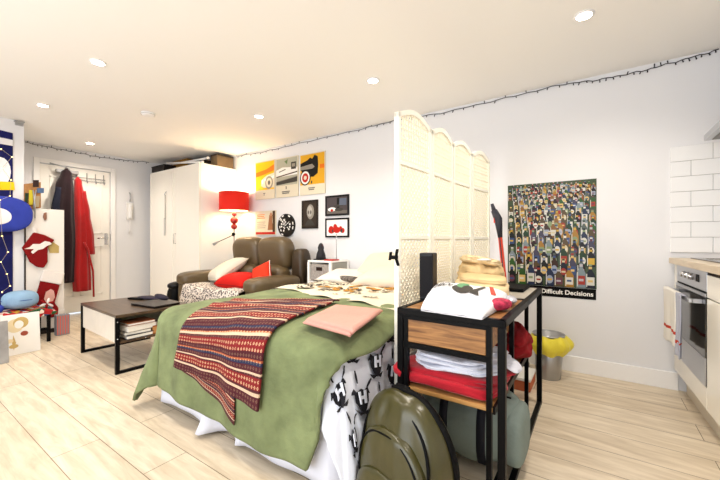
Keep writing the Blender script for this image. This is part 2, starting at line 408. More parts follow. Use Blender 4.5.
# ------------------------------------------------------------------ bottle poster
bp = E('poster', (-.31, WY-.003, .57), 'large poster crammed with beer bottles, black title strip at the bottom', 'poster')
px0, px1, pz0, pz1 = -.622, .01, .655, 1.498
O('paper', MB().bx(px0, px1, WY-.003, WY-.001, pz0, pz1), M('poster_green_ground', (70, 86, 62), .3), bp)
O('title_strip', MB().bx(px0, px1-.003, WY-.003, WY-.001, .572, pz0-.002), black, bp)
pal = [(44, 26, 20), (70, 42, 24), (42, 70, 44), (56, 96, 48), (30, 34, 50), (96, 80, 56), (168, 128, 56), (34, 38, 38), (92, 102, 98), (132, 146, 152), (44, 56, 84), (140, 100, 54), (28, 26, 30), (78, 74, 96)]
lab = [(206, 196, 166), (220, 216, 206), (164, 62, 48), (206, 172, 70), (66, 88, 132), (190, 186, 190), (140, 156, 118), (110, 64, 78), (214, 186, 122), (158, 166, 184), (210, 208, 200)]
pm_ = [M('bottle_ink_%d' % i, c, .35) for i, c in enumerate(pal)]; lm_ = [M('label_ink_%d' % i, c, .35) for i, c in enumerate(lab)]
allm = pm_+lm_
random.seed(21); mb = MB(); layer = 0; Hh = pz1-pz0-.004
rows = 17; zb = pz1-.07
zs = []; z = pz1-.060; st = .036
while z > pz0+.07: zs.append(z); z -= st; st *= 1.085
zs.append(pz0+.004)
for ri, zb in enumerate(zs):
    k = ri/(len(zs)-1); bw = .030+.034*k; bh = .058+.125*k; n = int((px1-px0)/bw); bw = (px1-px0)/n
    for i in range(n):
        y = WY-.0032-.00016*ri-.00007*(i % 2)
        x = px0+bw*(i+.5)
        if x+bw*.44 > px1: continue
        x += random.uniform(-.12, .12)*bw
        if x+bw*.44 > px1 or x-bw*.44 < px0: continue
        bi = random.randrange(len(pal)); li = len(pal)+random.randrange(len(lab)); l2 = len(pal)+random.randrange(len(lab))
        hh = bh*random.uniform(.80, 1.16); hh = min(hh, pz1-zb-.002); r = bw*.44
        out = [(-r, 0), (r, 0), (r, .52*hh), (r*.8, .62*hh), (r*.38, .74*hh), (r*.34, hh), (-r*.34, hh), (-r*.38, .74*hh), (-r*.8, .62*hh), (-r, .52*hh)]
        mb.poly([(x+a, y, zb+b) for a, b in out], bi)
        if random.random() < .5: L_ = rc(-r*.85, .12*hh, r*.85, .46*hh)
        else: L_ = ell(0, .3*hh, r*.8, .19*hh, 12)
        mb.poly([(x+a, y-.00003, zb+b) for a, b in L_], li)
        mb.poly([(x+a, y-.00005, zb+b) for a, b in rc(-r*.5, .25*hh, r*.5, .34*hh)], l2)
        mb.poly([(x+a, y-.00004, zb+b) for a, b in rc(-r*.86, .05*hh, -r*.66, .6*hh)], len(pal)+10)
        mb.poly([(x+a, y-.00003, zb+b) for a, b in rc(-r*.34, .80*hh, r*.34, .9*hh)], l2)
        mb.poly([(x+a, y-.00003, zb+b) for a, b in rc(-r*.34, .93*hh, r*.34, hh)], random.randrange(len(allm)))
O('printed_bottles', mb, allm, bp, recalc=False)
text('title_lettering', 'of Difficult Decisions', wht, bp, .048, lambda x, y: (px1-.02+x, WY-.0036, .598+y), align='RIGHT')

# ------------------------------------------------------------------ wardrobe
wx0, wx1, wy, wz = -5.76, -4.39, 2.605, 2.075
wr = E('wardrobe', ((wx0+wx1)/2, (wy+WY)/2, 0), 'tall cream wardrobe in the corner with boxes on top', 'wardrobe')
O('body', MB().bx(wx0, wx1, wy+.022, WY-.002, .0, wz, .003), white_lac, wr)
wd = M('wardrobe_cream', (249, 245, 236), .35)
dr = O('door', MB().bx(wx0+.003, -5.02, wy, wy+.02, .06, wz-.004, .002), wd, wr)
O('door_frame_moulding', MB().bx(wx0+.05, -5.07, wy-.006, wy, wz-.06, wz-.05).bx(wx0+.05, -5.07, wy-.006, wy, .12, .13).bx(wx0+.05, wx0+.06, wy-.006, wy, .12, wz-.05).bx(-5.08, -5.07, wy-.006, wy, .12, wz-.05), wd, dr)
O('door', MB().bx(-4.872, wx1-.003, wy, wy+.02, .06, wz-.004, .002), wd, wr)
O('filler_panel', MB().bx(-5.016, -4.878, wy+.004, wy+.02, .06, wz-.004), wd, wr)
O('handle', MB().tube([(-5.0, wy+.004, 1.12), (-5.0, wy-.025, 1.12), (-5.0, wy-.025, .98), (-5.0, wy+.004, .98)], .005), chrome, wr, 'slim chrome handle')
k = E('hanging_key_tag', PY(166, 225, wy-.01), 'white tag and keys hanging on the wardrobe door', 'key tag')
a = PY(166.5, 195, wy)
O('hook', MB().tube([a+Vector((0, -.003, .05)), a+Vector((0, -.02, .03)), a+Vector((0, -.03, 0)), a+Vector((0, -.015, -.01))], .006), steel, k)
O('lanyard', MB().tube([a+Vector((0, -.02, 0)), a+Vector((-.015, -.012, -.2)), a+Vector((-.02, -.012, -.36))], .006), M('grey_lanyard', (176, 172, 166)), k)
O('tag', MB().bx(a.x-.06, a.x-.02, wy-.014, wy-.008, a.z-.6, a.z-.34, .002), M('pale_tag', (214, 212, 208), .3), k)

def crate(name, label, x0, x1, y0, y1, z0, z1, m, lid=None, cat='box', rz=0):
    e = E(name, ((x0+x1)/2, (y0+y1)/2, z0), label, cat)
    O('box_body', MB().bx(x0, x1, y0, y1, z0, z1-.02, .004), m, e)
    O('lid', MB().bx(x0-.003, x1+.003, y0-.003, y1+.003, z1-.02, z1, .003), lid or m, e)
    if rz: e.rotation_euler.z = rz
    return e
card = M('brown_cardboard', (156, 118, 62), .8, var=.1); dcard = M('dark_box', (44, 38, 36), .5); bkt = M('taupe_box', (128, 108, 82), .7, var=.15)
crate('storage_box', 'low black box at the left end of the wardrobe top', -5.74, -5.36, 2.62, 2.95, wz+.001, wz+.10, dcard)
crate('cardboard_box', 'mustard brown cardboard box on the wardrobe top behind the white rods', -5.5, -5.05, 2.80, 3.12, wz+.001, wz+.18, card)
crate('storage_box', 'flat dark case lying in the middle of the wardrobe top', -5.02, -4.62, 2.80, 3.12, wz+.001, wz+.11, M('dark_case', (58, 50, 46), .5))
crate('gift_box', 'square dark taupe box at the right end of the wardrobe top', -4.56, -4.40, 2.88, 3.14, wz+.001, wz+.175, bkt, M('dark_box_lid', (66, 52, 44), .5))
for i, (y0, y1, l) in enumerate(((2.66, 2.70, 'front white rod lying along the wardrobe top'), (2.74, 2.78, 'rear white rod lying along the wardrobe top, tipped up at the right'))):
    e = E('curtain_rod', (-5.0, y0, wz+.11), l, 'rod', 'white rods on the wardrobe')
    O('rod', MB().tube([(-5.35, y0, wz+.115+.0*i), (-4.47, y1, wz+.03+.07*i)], .013, 10), white_lac, e)
    O('end_cap', MB().tube([(-4.5, y1, wz+.033+.07*i), (-4.46, y1, wz+.03+.07*i)], .018, 10), trim_m, e)

# ------------------------------------------------------------------ intercom + coats on the door
ic = E('intercom', PX(129.5, 215, FX), 'white intercom handset on the wall between door and wardrobe', 'intercom')
O('base_plate', MB().bx(FX, FX+.025, 2.335, 2.425, 1.34, 1.60, .006), M('intercom_white', (232, 230, 226), .35), ic)
O('handset', MB().box((FX+.04, 2.375, 1.47), (.03, .045, .22), .012), trim_m, ic)
O('hook', MB().tube([(FX, 2.38, 1.76), (FX+.03, 2.38, 1.74), (FX+.035, 2.38, 1.66), (FX+.02, 2.38, 1.62)], .008), steel, ic)
O('cord', MB().tube([(FX+.03, 2.375, 1.34), (FX+.04, 2.37, 1.22), (FX+.03, 2.36, 1.12), (FX+.02, 2.38, 1.2)], .004), trim_m, ic)

hr = E('over_door_hook_rack', (FX, 1.85, 1.86), 'thin chrome hook rack across the top of the door', 'hook rack')
O('rail', MB().tube([(FX+.01, 1.55, 1.90), (FX+.01, 2.06, 1.90)], .005).tube([(FX+.01, 1.55, 1.86), (FX+.01, 2.06, 1.86)], .004), chrome, hr)
for y in (1.6, 1.72, 1.84, 1.94, 2.04):
    O('hook', MB().tube([(FX+.01, y, 1.97), (FX+.012, y, 1.86), (FX+.035, y, 1.83), (FX+.05, y, 1.86)], .005), chrome, hr)

def garment(x, spec, n=28, folds=6, amp=.12, seed=0):
    """spec: list of (y centre, z, half width, half depth)"""
    rings = []
    for yc, z, hw, hd in spec:
        yc -= .03
        r = []
        for k in range(n):
            a = 2*PI*k/n; f = 1+2.2*amp*(math.sin(folds*a+seed+z*1.2)+.6*noise.noise(Vector((3*a+seed, z*2.2, seed))))*min(1, (spec[0][1]-z)*2.5)
            r.append((x+hd*math.sin(a)*f*.9+.0, yc+hw*math.cos(a)*(1+.3*amp*math.sin(folds*a+seed)), z))
        rings.append(r)
    return MB().loft(rings)
def smoothspec(s, n=24):
    out = []
    for i in range(n+1):
        t = i/n*(len(s)-1); k = min(int(t), len(s)-2); f = t-k; f = f*f*(3-2*f)
        out.append(tuple(s[k][j]*(1-f)+s[k+1][j]*f if j != 1 else s[k][1]*(1-(t-k))+s[k+1][1]*(t-k) for j in range(4)))
    return out
cm = M('dark_plum_coat_cloth', (44, 20, 28), .85, bump=.3, var=.25, vscale=5, sheen=.2)
navy = M('navy_cloth', (40, 44, 62), .85, bump=.3)
rm = M('red_fleece', (176, 32, 34), .9, bump=.4, bscale=60, var=.15, sheen=.3)
ce = E('coat', (FX+.1, 1.58, .45), 'long dark plum coat hanging from the door hook rack', 'coat')
O('coat_body', garment(FX+.095, smoothspec([(1.62, 1.985, .015, .02), (1.62, 1.93, .055, .045), (1.60, 1.75, .09, .06), (1.58, 1.4, .12, .07), (1.60, 1.0, .12, .07), (1.60, .6, .11, .06), (1.60, .46, .10, .05)])), cm, ce)
O('sleeve', garment(FX+.13, smoothspec([(1.53, 1.72, .03, .03), (1.51, 1.5, .045, .04), (1.50, 1.2, .045, .04), (1.50, .98, .035, .03)]), folds=4, seed=2), navy, ce, 'navy sleeve')
re_ = E('dressing_gown', (FX+.1, 1.79, .3), 'bright red dressing gown hanging beside the dark coat', 'dressing gown')
O('gown_body', garment(FX+.095, smoothspec([(1.74, 1.89, .012, .02), (1.745, 1.84, .04, .04), (1.76, 1.6, .06, .05), (1.775, 1.3, .075, .06), (1.78, .95, .085, .065), (1.785, .5, .10, .065), (1.79, .33, .098, .06)]), amp=.16), rm, re_)
O('sleeve', garment(FX+.14, smoothspec([(1.80, 1.7, .02, .02), (1.83, 1.4, .035, .035), (1.865, 1.05, .045, .035), (1.88, .83, .04, .03)]), folds=4, seed=1), rm, re_)
O('belt', MB().tube([(FX+.17, 1.76, 1.0), (FX+.175, 1.80, .9), (FX+.17, 1.86, .6), (FX+.165, 1.87, .24)], .012), rm, re_)
tag(O('umbrella', MB().tube([(FX+.04, 1.43, .95), (FX+.04, 1.435, .3)], [.012, .009], 8).tube([(FX+.04, 1.43, .95), (FX+.04, 1.43, 1.08)], .006).tube([(FX+.04, 1.43, 1.06), (FX+.04, 1.45, 1.10), (FX+.04, 1.475, 1.08)], .008), black), 'thin dark folded umbrella hanging beside the coat on the door', 'umbrella')

# ------------------------------------------------------------------ left corner: cabinet, stocking, santa hat, clutter
XC = -4.985
cb = E('cabinet', (-5.2, 1.18, 0), 'tall white cabinet at the left wall end with christmas stocking on it', 'cabinet')
O('body', MB().bx(-5.45, XC-.02, 1.025, 1.335, .0, 1.365, .004), white_lac, cb)
O('side_panel', MB().bx(XC-.02, XC, 1.02, 1.34, .05, 1.37, .003), M('cabinet_white', (236, 232, 226), .4), cb)
O('plinth', MB().bx(-5.43, XC-.01, 1.03, 1.33, 0, .05), gap_m, cb)
O('gap_shade_strip', MB().bx(XC-.008, XC+.006, 1.012, 1.020, .05, 1.37), gap_m, cb, 'dark strip drawing the shade of the gap')  # dark colour stands in for the shade between wall end and cabinet

def outl(pts, x): return [PX(a, b, x) for a, b in pts]
def cloth_cut(name, pts, x, m, parent, th=.03, label=None):
    return O(name, MB().prism(outl(pts, x), (-th, 0, 0)), m, parent, label, mods=[('bevel', .011, 3)])
redf = M('red_felt', (140, 20, 24), .9, bump=.3, bscale=90, var=.08); wfl = M('white_plush', (238, 232, 226), .95, bump=.5, bscale=120)
ht = E('christmas_hat', PX(40, 268, XC+.03), 'red christmas hat with white reindeer hanging above the stocking', 'christmas hat')
cloth_cut('hat_body', [(34, 232), (45, 235), (55, 240), (48, 247), (48, 262), (44, 268), (37, 267), (30, 262), (26, 254), (22, 248), (28, 240)], XC+.035, redf, ht)
cloth_cut('reindeer_motif', [(24, 249), (30, 247), (33, 244), (40, 244), (45, 241), (50, 242), (52, 244), (47, 246), (43, 249), (38, 250), (33, 254), (31, 252), (34, 249), (28, 249)], XC+.039, wfl, ht, .004, 'white reindeer motif')
cloth_cut('hanging_loop', [(33, 228), (36, 228), (37, 234), (33, 233)], XC+.03, wfl, ht, .01)
stk = E('christmas_stocking', PX(50, 315, XC+.03), 'red christmas stocking with white cuff and pale figure patch', 'christmas stocking')
cloth_cut('foot', [(41, 280), (60, 285), (57, 296), (55, 303), (59, 308), (58, 315), (52, 318), (43, 314), (38, 306), (35, 298), (38, 290)], XC+.035, redf, stk)
cloth_cut('cuff', [(43, 270), (65, 273), (62, 285), (40, 281)], XC+.043, wfl, stk, .045, 'white plush cuff')
cloth_cut('patch', [(46, 292), (51, 289), (54, 291), (55, 297), (52, 303), (47, 304), (44, 299)], XC+.040, M('pink_patch', (226, 180, 170), .9), stk, .004, 'pale pink patch')
kc = E('pin_board', PX(32, 200, XC+.02), 'small brown board of keys and cards hanging above the hat', 'pin board')
cloth_cut('board', [(24, 184), (41, 182), (41, 208), (24, 210)], XC+.012, M('cork', (170, 128, 84), .8, var=.2, vscale=30), kc, .012)
for i, (p, c_) in enumerate((([(33, 180), (39, 180), (39, 187), (33, 187)], (60, 40, 36)), ([(29, 190), (33, 190), (33, 205), (29, 205)], (206, 190, 60)), ([(25, 193), (29, 193), (28, 203), (25, 203)], (40, 60, 40)),
                             ([(37, 188), (44, 188), (44, 193), (37, 193)], (92, 116, 150)), ([(34, 196), (40, 196), (39, 207), (34, 207)], (176, 160, 130)), ([(25, 205), (30, 205), (30, 209), (25, 209)], (40, 30, 28)))):
    cloth_cut('card', p, XC+.018+.002*i, M('card_ink_%d' % i, c_, .6), kc, .006)
O('keys', MB().tube(outl([(33, 190), (35, 205), (35, 218)], XC+.034), .006).tube(outl([(36, 190), (33, 210)], XC+.034), .005), steel, kc, 'hanging keys')
tag(cloth_cut('leaflet', [(47, 245), (53, 242), (59, 246), (59, 253), (50, 253)], XC+.006, M('leaflet_gold', (190, 168, 110), .6), None, .004), 'small gold and dark leaflet stuck right of the red hat', 'leaflet')
tag(cloth_cut('wall_hook', [(44, 213), (47, 212), (47, 219), (45, 221), (43, 217)], XC+.02, M('bronze', (150, 110, 90), .4), None, .018), 'small bronze hook on the white cabinet panel', 'hook')

# blue hangings on the partition wall
XP = -5.0
bl = M('royal_blue_cloth', (24, 28, 96), .75, var=.25, vscale=6, bump=.15); bl2 = M('mid_blue_cloth', (58, 74, 168), .8, var=.15)
wh = E('wall_hanging', PX(4, 300, XP), 'long deep blue fabric hanging with white spots on the left wall', 'wall hanging')
# drawn as outlines, each a cloth of its own
cloth_cut('banner', [(-16, 126), (13, 133), (13, 290), (14, 340), (-16, 352)], XP+.012, bl, wh, .01)
cloth_cut('white_band', [(-16, 134), (13, 140), (13, 146), (-16, 141)], XP+.014, M('banner_white', (238, 236, 238), .8), wh, .003)
cloth_cut('white_disc', [(-6, 155)]+[(0+11*math.cos(a), 172+15*math.sin(a)) for a in [-PI/2+i*PI/8 for i in range(1, 8)]]+[(-6, 190)], XP+.015, MC['banner_white'], wh, .003)
cloth_cut('yellow_label', [(-10, 181), (14, 182), (15, 190), (-10, 190)], XP+.018, M('label_yellow', (236, 204, 30), .6), wh, .004)
rb = E('round_cushion_hanging', PX(6, 234, XP), 'oval blue and white cushion hanging on the deep blue fabric', 'cushion')
O('cushion', MB().puff(PX(2, 214, XP+.09), (.09, .46, .36), 2.4), bl2, rb)
mm = MB()
cq = PX(-2, 215, XP+.135)
mm.puff(cq+Vector((-.004, -.02, -.01)), (.02, .24, .17), 2.2)
O('pale_centre', mm, MC['banner_white'], rb)
# the lit micro lights on the hanging
fl = E('micro_lights', PX(5, 200, XP), 'string of tiny warm lights draped over the blue hanging', 'fairy lights')
pth = [PX(*p, XP+.15) for p in ((1, 149), (12, 157), (2, 168), (11, 180), (10, 196), (0, 200), (2, 236), (8, 252), (1, 262), (7, 274), (10, 286), (2, 292))]
O('wire', MB().tube(pth, .0015, 4), M('silver_wire', (190, 180, 150), .4), fl)
for p in pth[::1]: O('bulb', MB().puff(p, (.012, .012, .012), 2, cuts=1), M('warm_micro_light', (255, 214, 130), .4, emit=5), fl)
tag(O('wall_bracket', MB().bx(XP, XP+.06, .93, 1.005, CEIL-.02, CEIL-.012).bx(XP, XP+.012, .94, 1.0, CEIL-.05, CEIL-.02), steel), 'small grey metal bracket at the top of the left wall corner', 'bracket')

# chair with christmas throw, canvas prints, gift bag
ch = E('chair', (-4.72, .98, 0), 'small black-legged chair buried under a christmas throw', 'chair')
sx0, sx1, sy0, sy1 = -4.93, -4.57, .72, 1.13
O('seat', MB().bx(sx0, sx1, sy0, sy1, .29, .32, .006), black, ch)
for x in (sx0+.02, sx1-.02):
    for y in (sy0+.02, sy1-.02): O('leg', MB().bx(x-.014, x+.014, y-.014, y+.014, 0, .29, .003), black, ch)
O('stretcher', MB().bx(sx1-.03, sx1-.012, sy0+.02, sy1-.02, .12, .145).bx(sx0+.01, sx0+.03, sy0+.02, sy1-.02, .12, .145), black, ch)
def xmas():
    m = bpy.data.materials.new('christmas_print'); m.use_nodes = True; nt = m.node_tree; b = nt.nodes['Principled BSDF']
    v = nt.nodes.new('ShaderNodeTexVoronoi'); v.inputs['Scale'].default_value = 24
    r = nt.nodes.new('ShaderNodeValToRGB'); r.color_ramp.interpolation = 'CONSTANT'
    cs = [(190, 30, 30), (36, 92, 50), (236, 228, 216), (176, 26, 32), (60, 90, 130), (212, 170, 60)]
    while len(r.color_ramp.elements) < len(cs): r.color_ramp.elements.new(.5)
    for i, c_ in enumerate(cs): r.color_ramp.elements[i].position = i/len(cs); r.color_ramp.elements[i].color = lin(c_)+(1,)
    tc = nt.nodes.new('ShaderNodeTexCoord'); nt.links.new(tc.outputs['Object'], v.inputs['Vector']); sx = nt.nodes.new('ShaderNodeSeparateColor')
    nt.links.new(v.outputs['Color'], sx.inputs[0]); nt.links.new(sx.outputs[0], r.inputs[0]); nt.links.new(r.outputs[0], b.inputs['Base Color']); b.inputs['Roughness'].default_value = .9
    return m
xm = xmas()
def throwfn(s, t):
    x = sx0-.02+(sx1-sx0+.05)*min(1, s*1.35); y = sy0-.03+(sy1-sy0+.06)*t
    drop = max(0, s*1.35-1)*.3+.06*max(0, abs(t-.5)*2-.86)*3
    return (x+.015*math.sin(t*13), y, .335+.012*math.sin(s*9+t*11)-drop*.55)
tag(O('christmas_throw', MB().grid(24, 24, throwfn), xm, mods=[('solid', .014)]), 'red and green christmas patterned throw over the small chair', 'throw')
ps = E('blue_cushion', (-4.75, .93, .35), 'plump plain pale blue cushion on the christmas throw', 'cushion')
O('cushion', MB().puff((-4.74, .93, .435), (.2, .27, .18), 2.6, rot=(0, 0, .08)), M('pale_blue_plush', (158, 190, 218), .95, bump=.4, bscale=100, var=.12), ps)
O('piping', MB().tube([(-4.74+.10*math.cos(a), .93+.135*math.sin(a), .435) for a in [i*PI/12 for i in range(24)]], .004, closed=True), M('blue_piping', (70, 104, 170), .9), ps)
tag(O('plush_ball', MB().puff((-4.62, .755, .385), (.08, .08, .08), 2), bl2), 'small blue plush ball at the left end of the chair', 'toy')
ob = E('christmas_bow', (-4.58, 1.12, .40), 'red and white christmas bow beside the pale blue cushion', 'bow')
for i, a in enumerate((0.2, 1.3, 2.4, 3.5, 4.6, 5.6)):
    O('bow_loop', MB().puff((-4.60, 1.10+.035*math.cos(a), .385+.03*math.sin(a)), (.03, .055, .022), 2, rot=(a, 0, 0), cuts=4), [redf, wfl][i % 2], ob)
def canvas(name, label, c, wd_, ht_, rot, m, art=()):
    e = E(name, c, label, 'canvas print')
    o = O('canvas_panel', MB().bx(c[0]-.01, c[0]+.01, c[1]-wd_/2, c[1]+wd_/2, c[2], c[2]+ht_, .003), m, e)
    mats = []; mb = MB()
    for i, (p, mm_) in enumerate(art):
        if mm_ not in mats: mats.append(mm_)
        mb.poly([(c[0]+.0104+.0001*i, c[1]-wd_/2+wd_*u, c[2]+ht_*v) for u, v in p], mats.index(mm_))
    if art: O('painted_motif', mb, mats, o, recalc=False)
    e.rotation_euler = rot; return e
gold = C('gold', (206, 180, 120)); pg = C('pale_gold', (232, 216, 180)); grc = M('grey_canvas', (164, 162, 160), .8, var=.2, vscale=10)
canvas('canvas_print', 'white canvas with gold flowers leaning on the small chair', (-4.29, .85, .0), .26, .36, (0, -.10, .05), wht,
       [(ell(.35, .72, .22, .17), pg), (ell(.5, .78, .2, .14), gold), (ell(.45, .74, .12, .1), wht), ([(.3, .5), (.36, .3), (.3, .12), (.26, .3)], gold), (ell(.58, .5, .1, .06), C('rust', (170, 90, 70))), (ell(.2, .36, .1, .05), pg), (ell(.3, .22, .12, .05), gold)])
canvas('canvas_print', 'plain grey canvas leaning at the far left edge', (-4.07, .62, .0), .22, .35, (0, -.10, .05), grc)
gb = E('gift_bag', (-4.80, 1.31, 0), 'small pink and grey striped gift bag on the floor by the cabinet', 'gift bag')
O('bag_body', MB().bx(-4.84, -4.76, 1.215, 1.33, .0, .22, .004), M('gift_bag_grey', (150, 150, 156), .5), gb)
mb = MB()
for i in range(5): mb.poly([(-4.7595, 1.22+.022*i, .01), (-4.7595, 1.231+.022*i, .01), (-4.7595, 1.231+.022*i, .21), (-4.7595, 1.22+.022*i, .21)])
O('stripes', mb, M('gift_pink', (214, 120, 110), .5), gb)
O('rope_handle', MB().tube([(-4.79, 1.24, .22), (-4.79, 1.25, .27), (-4.79, 1.29, .27), (-4.79, 1.30, .22)], .003), trim_m, gb)

# ------------------------------------------------------------------ coffee table
tx0, tx1, ty0, ty1, tz = -3.87, -3.0, 1.14, 1.72, .455
ct = E('coffee_table', ((tx0+tx1)/2, (ty0+ty1)/2, 0), 'dark brown topped coffee table with white panels and black metal legs', 'coffee table')
esp = wood('espresso_wood', (70, 54, 42), (104, 84, 64), 0, 1.0, .3)
O('tabletop', MB().bx(tx0, tx1, ty0, ty1, tz-.022, tz, .002), esp, ct)
wp = M('white_oak_veneer', (226, 218, 206), .5, var=.05)
O('front_panel', MB().bx(tx0+.02, tx1-.022, ty0+.012, ty0+.028, .235, tz-.022), wp, ct)
O('back_panel', MB().bx(tx0+.02, tx1-.022, ty1-.028, ty1-.012, .235, tz-.022), wp, ct)
O('divider', MB().bx(-3.46, -3.445, ty0+.03, ty1-.03, .25, tz-.022), wp, ct)
O('shelf', MB().bx(tx0+.02, tx1-.006, ty0+.03, ty1-.03, .232, .25), esp, ct)
for x in (tx0+.011, tx1-.011):
    for y in (ty0+.014, ty1-.014):
        O('leg', MB().bx(x-.011, x+.011, y-.014, y+.014, 0, tz-.022), black_metal, ct)
for x in (tx0+.011, tx1-.011):
    O('floor_rail', MB().bx(x-.011, x+.011, ty0+.028, ty1-.028, 0, .022), black_metal, ct)
O('bolt', MB().puff((tx1-.001, ty0+.014, .40), (.008, .01, .01), 2, cuts=2).puff((tx1-.001, ty0+.014, .27), (.008, .01, .01), 2, cuts=2).puff((tx1-.004, 1.35, .24), (.01, .01, .01), 2, cuts=2), chrome, ct)
ct.rotation_euler.z = -.05
lp = E('laptop', (-3.2, 1.5, tz), 'closed black laptop lying flat on the coffee table', 'laptop')
O('laptop_base', MB().bx(-3.39, -3.05, 1.39, 1.62, tz+.001, tz+.010, .003), black, lp)
O('laptop_lid', MB().bx(-3.39, -3.05, 1.39, 1.62, tz+.011, tz+.019, .003), M('laptop_lid', (58, 48, 42), .3), lp)
lp.rotation_euler.z = .12
rc_ = E('crumpled_cloth', (-3.5, 1.6, tz), 'crumpled dark cloth and remote at the far edge of the coffee table', 'cloth')
O('cloth_body', MB().puff((-3.56, 1.60, tz+.018), (.28, .09, .03), 2.2, rot=(0, 0, .25)).puff((-3.44, 1.66, tz+.028), (.16, .07, .05), 2, rot=(0, .2, .3)), M('dark_violet_cloth', (56, 50, 66), .7, var=.3, vscale=30), rc_)
O('remote', MB().box((-3.66, 1.53, tz+.01), (.17, .04, .016), .004, rot=(0, 0, .35)), black, rc_)
def mag(label, x, y, z, sx, sy, sz, c_, rz, nm, grp='magazines on the coffee table shelf', pc=(232, 228, 220)):
    e = E('magazine', (x, y, z), label, 'magazine', grp)
    O('pages', MB().box((x, y, z+sz/2), (sx-.004, sy-.004, sz*.8)), M('paper_%d' % sum(pc), pc, .7), e)
    O('cover', MB().bx(x-sx/2, x+sx/2, y-sy/2, y+sy/2, z+sz*.86, z+sz).bx(x-sx/2, x+sx/2, y-sy/2, y+sy/2, z, z+sz*.14), M(nm, c_, .35), e)
    e.rotation_euler.z = rz; return e
mag('thick dark hardback at the bottom of the shelf pile, near leg', -3.12, 1.29, .252, .22, .2, .03, (70, 70, 78), .05, 'cover_slate')
mag('brown box file lying next to the shelf pile', -3.11, 1.45, .252, .20, .12, .07, (150, 96, 54), -.06, 'cover_brown', pc=(190, 140, 90))
mag('grey hardback in the middle of the shelf pile', -3.12, 1.28, .283, .21, .19, .025, (120, 116, 110), -.04, 'cover_stone')
mag('white game box on the shelf pile', -3.11, 1.30, .31, .20, .22, .038, (228, 220, 210), .08, 'cover_white')
mag('orange striped book on top of the shelf pile', -3.12, 1.31, .35, .18, .2, .02, (178, 110, 74), .02, 'cover_rust')
mag('pale blue magazine at the back of the coffee table shelf', -3.12, 1.6, .252, .2, .13, .02, (140, 172, 190), .2, 'cover_sky')

# ------------------------------------------------------------------ sofa
lea = M('brown_leather', (104, 88, 62), .38, bump=.12, bscale=160, var=.14, vscale=4, spec=.55)
lea2 = M('dark_brown_leather', (72, 58, 40), .42, bump=.12, bscale=160, var=.14, vscale=4, spec=.5)
sf = E('sofa', (-3.42, 2.7, 0), 'two-seat brown leather recliner sofa against the back wall', 'sofa')
sxa, sxb = -4.20, -2.68
O('base', MB().bx(sxa+.06, sxb-.06, 2.36, 2.98, .05, .30, .03), lea2, sf)
for a, b in ((-3.92, -3.435), (-3.425, -2.94)):
    c_ = (a+b)/2; w_ = b-a
    O('seat_cushion', MB().puff((c_, 2.50, .385), (w_, .58, .17), 5), lea, sf)
    O('backrest', MB().puff((c_, 2.87, .86), (w_+.03, .25, .42), 3.4, rot=(.12, 0, 0)).puff((c_, 2.80, .60), (w_+.01, .27, .30), 3.2, rot=(.15, 0, 0)), lea, sf)
    O('footrest', MB().puff((c_, 2.245, .27), (w_-.02, .10, .32), 5), lea, sf)
for s, xc in ((-1, sxa+.13), (1, sxb-.13)):
    O('armrest', MB().puff((xc, 2.52, .30), (.24, .66, .56), 6).puff((xc, 2.49, .565), (.28, .66, .17), 3.6), lea, sf)
    O('back_wing', MB().puff((xc-.02, 2.95, .56 if s > 0 else .45), (.18, .2, .74 if s > 0 else .5), 4.5, rot=(.06, 0, 0)), lea2, sf)
for x in (sxa+.1, sxb-.1):
    for y in (2.3, 2.95): O('foot', MB().bx(x-.025, x+.025, y-.025, y+.025, 0, .05), black, sf)

def pillow(name, label, c, size, T, rot, m, cat='pillow', piping=None, n=18, sag=0):
    e = E(name, c, label, cat); R = Euler(rot).to_matrix(); W, D = size[0]/2, size[1]/2
    def side(sg):
        def fn(s, t):
            u, v = 2*s-1, 2*t-1
            h_ = T*((1-u**4)*(1-v**4))**.55*(1+.14*noise.noise(Vector((u*1.7+c[0], v*1.7, c[1]))))
            x = u*W*(1-.09*(1-v*v)*abs(u)**3); y = v*D*(1-.09*(1-u*u)*abs(v)**3)
            return Vector(c)+R @ Vector((x, y, sg*h_-sag*u*u))
        return fn
    mb = MB(); mb.grid(n, n, side(1)); mb.grid(n, n, side(-1)); bmesh.ops.remove_doubles(mb.b, verts=mb.b.verts[:], dist=.0005)
    O('pillow_body', mb, m, e)
    if piping:
        f_ = side(0); ps_ = [f_(i/10, 0) for i in range(10)]+[f_(1, i/10) for i in range(10)]+[f_(1-i/10, 1) for i in range(10)]+[f_(0, 1-i/10) for i in range(10)]
        O('piping', MB().tube(ps_, .004, 5, closed=True), piping, e)
    return e
creamf = M('cream_cotton', (226, 214, 192), .9, bump=.2, bscale=25, sheen=.2); whitec = M('white_cotton', (230, 224, 214), .9, bump=.2, bscale=25)
pillow('cushion', 'off-white square cushion slumped over the left arm of the sofa', (-3.80, 2.60, .66), (.56, .46), .075, (.55, -.10, -.30), M('oatmeal_cotton', (222, 214, 200), .9, bump=.25, bscale=30), 'cushion', creamf)
pillow('cushion', 'flat bright red cushion lying on the sofa seat', (-3.36, 2.47, .56), (.48, .32), .085, (.20, 0, .05), M('bright_red_cotton', (206, 36, 26), .8, bump=.15), 'cushion', M('red_piping', (150, 24, 20), .8))
oc = pillow('cushion', 'small orange-red cushion with white stripes propped on the sofa right', (-3.0, 2.50, .62), (.24, .34), .06, (1.05, -.45, .3), M('orange_red_cotton', (216, 66, 36), .8), 'cushion', MC['white_cotton'])
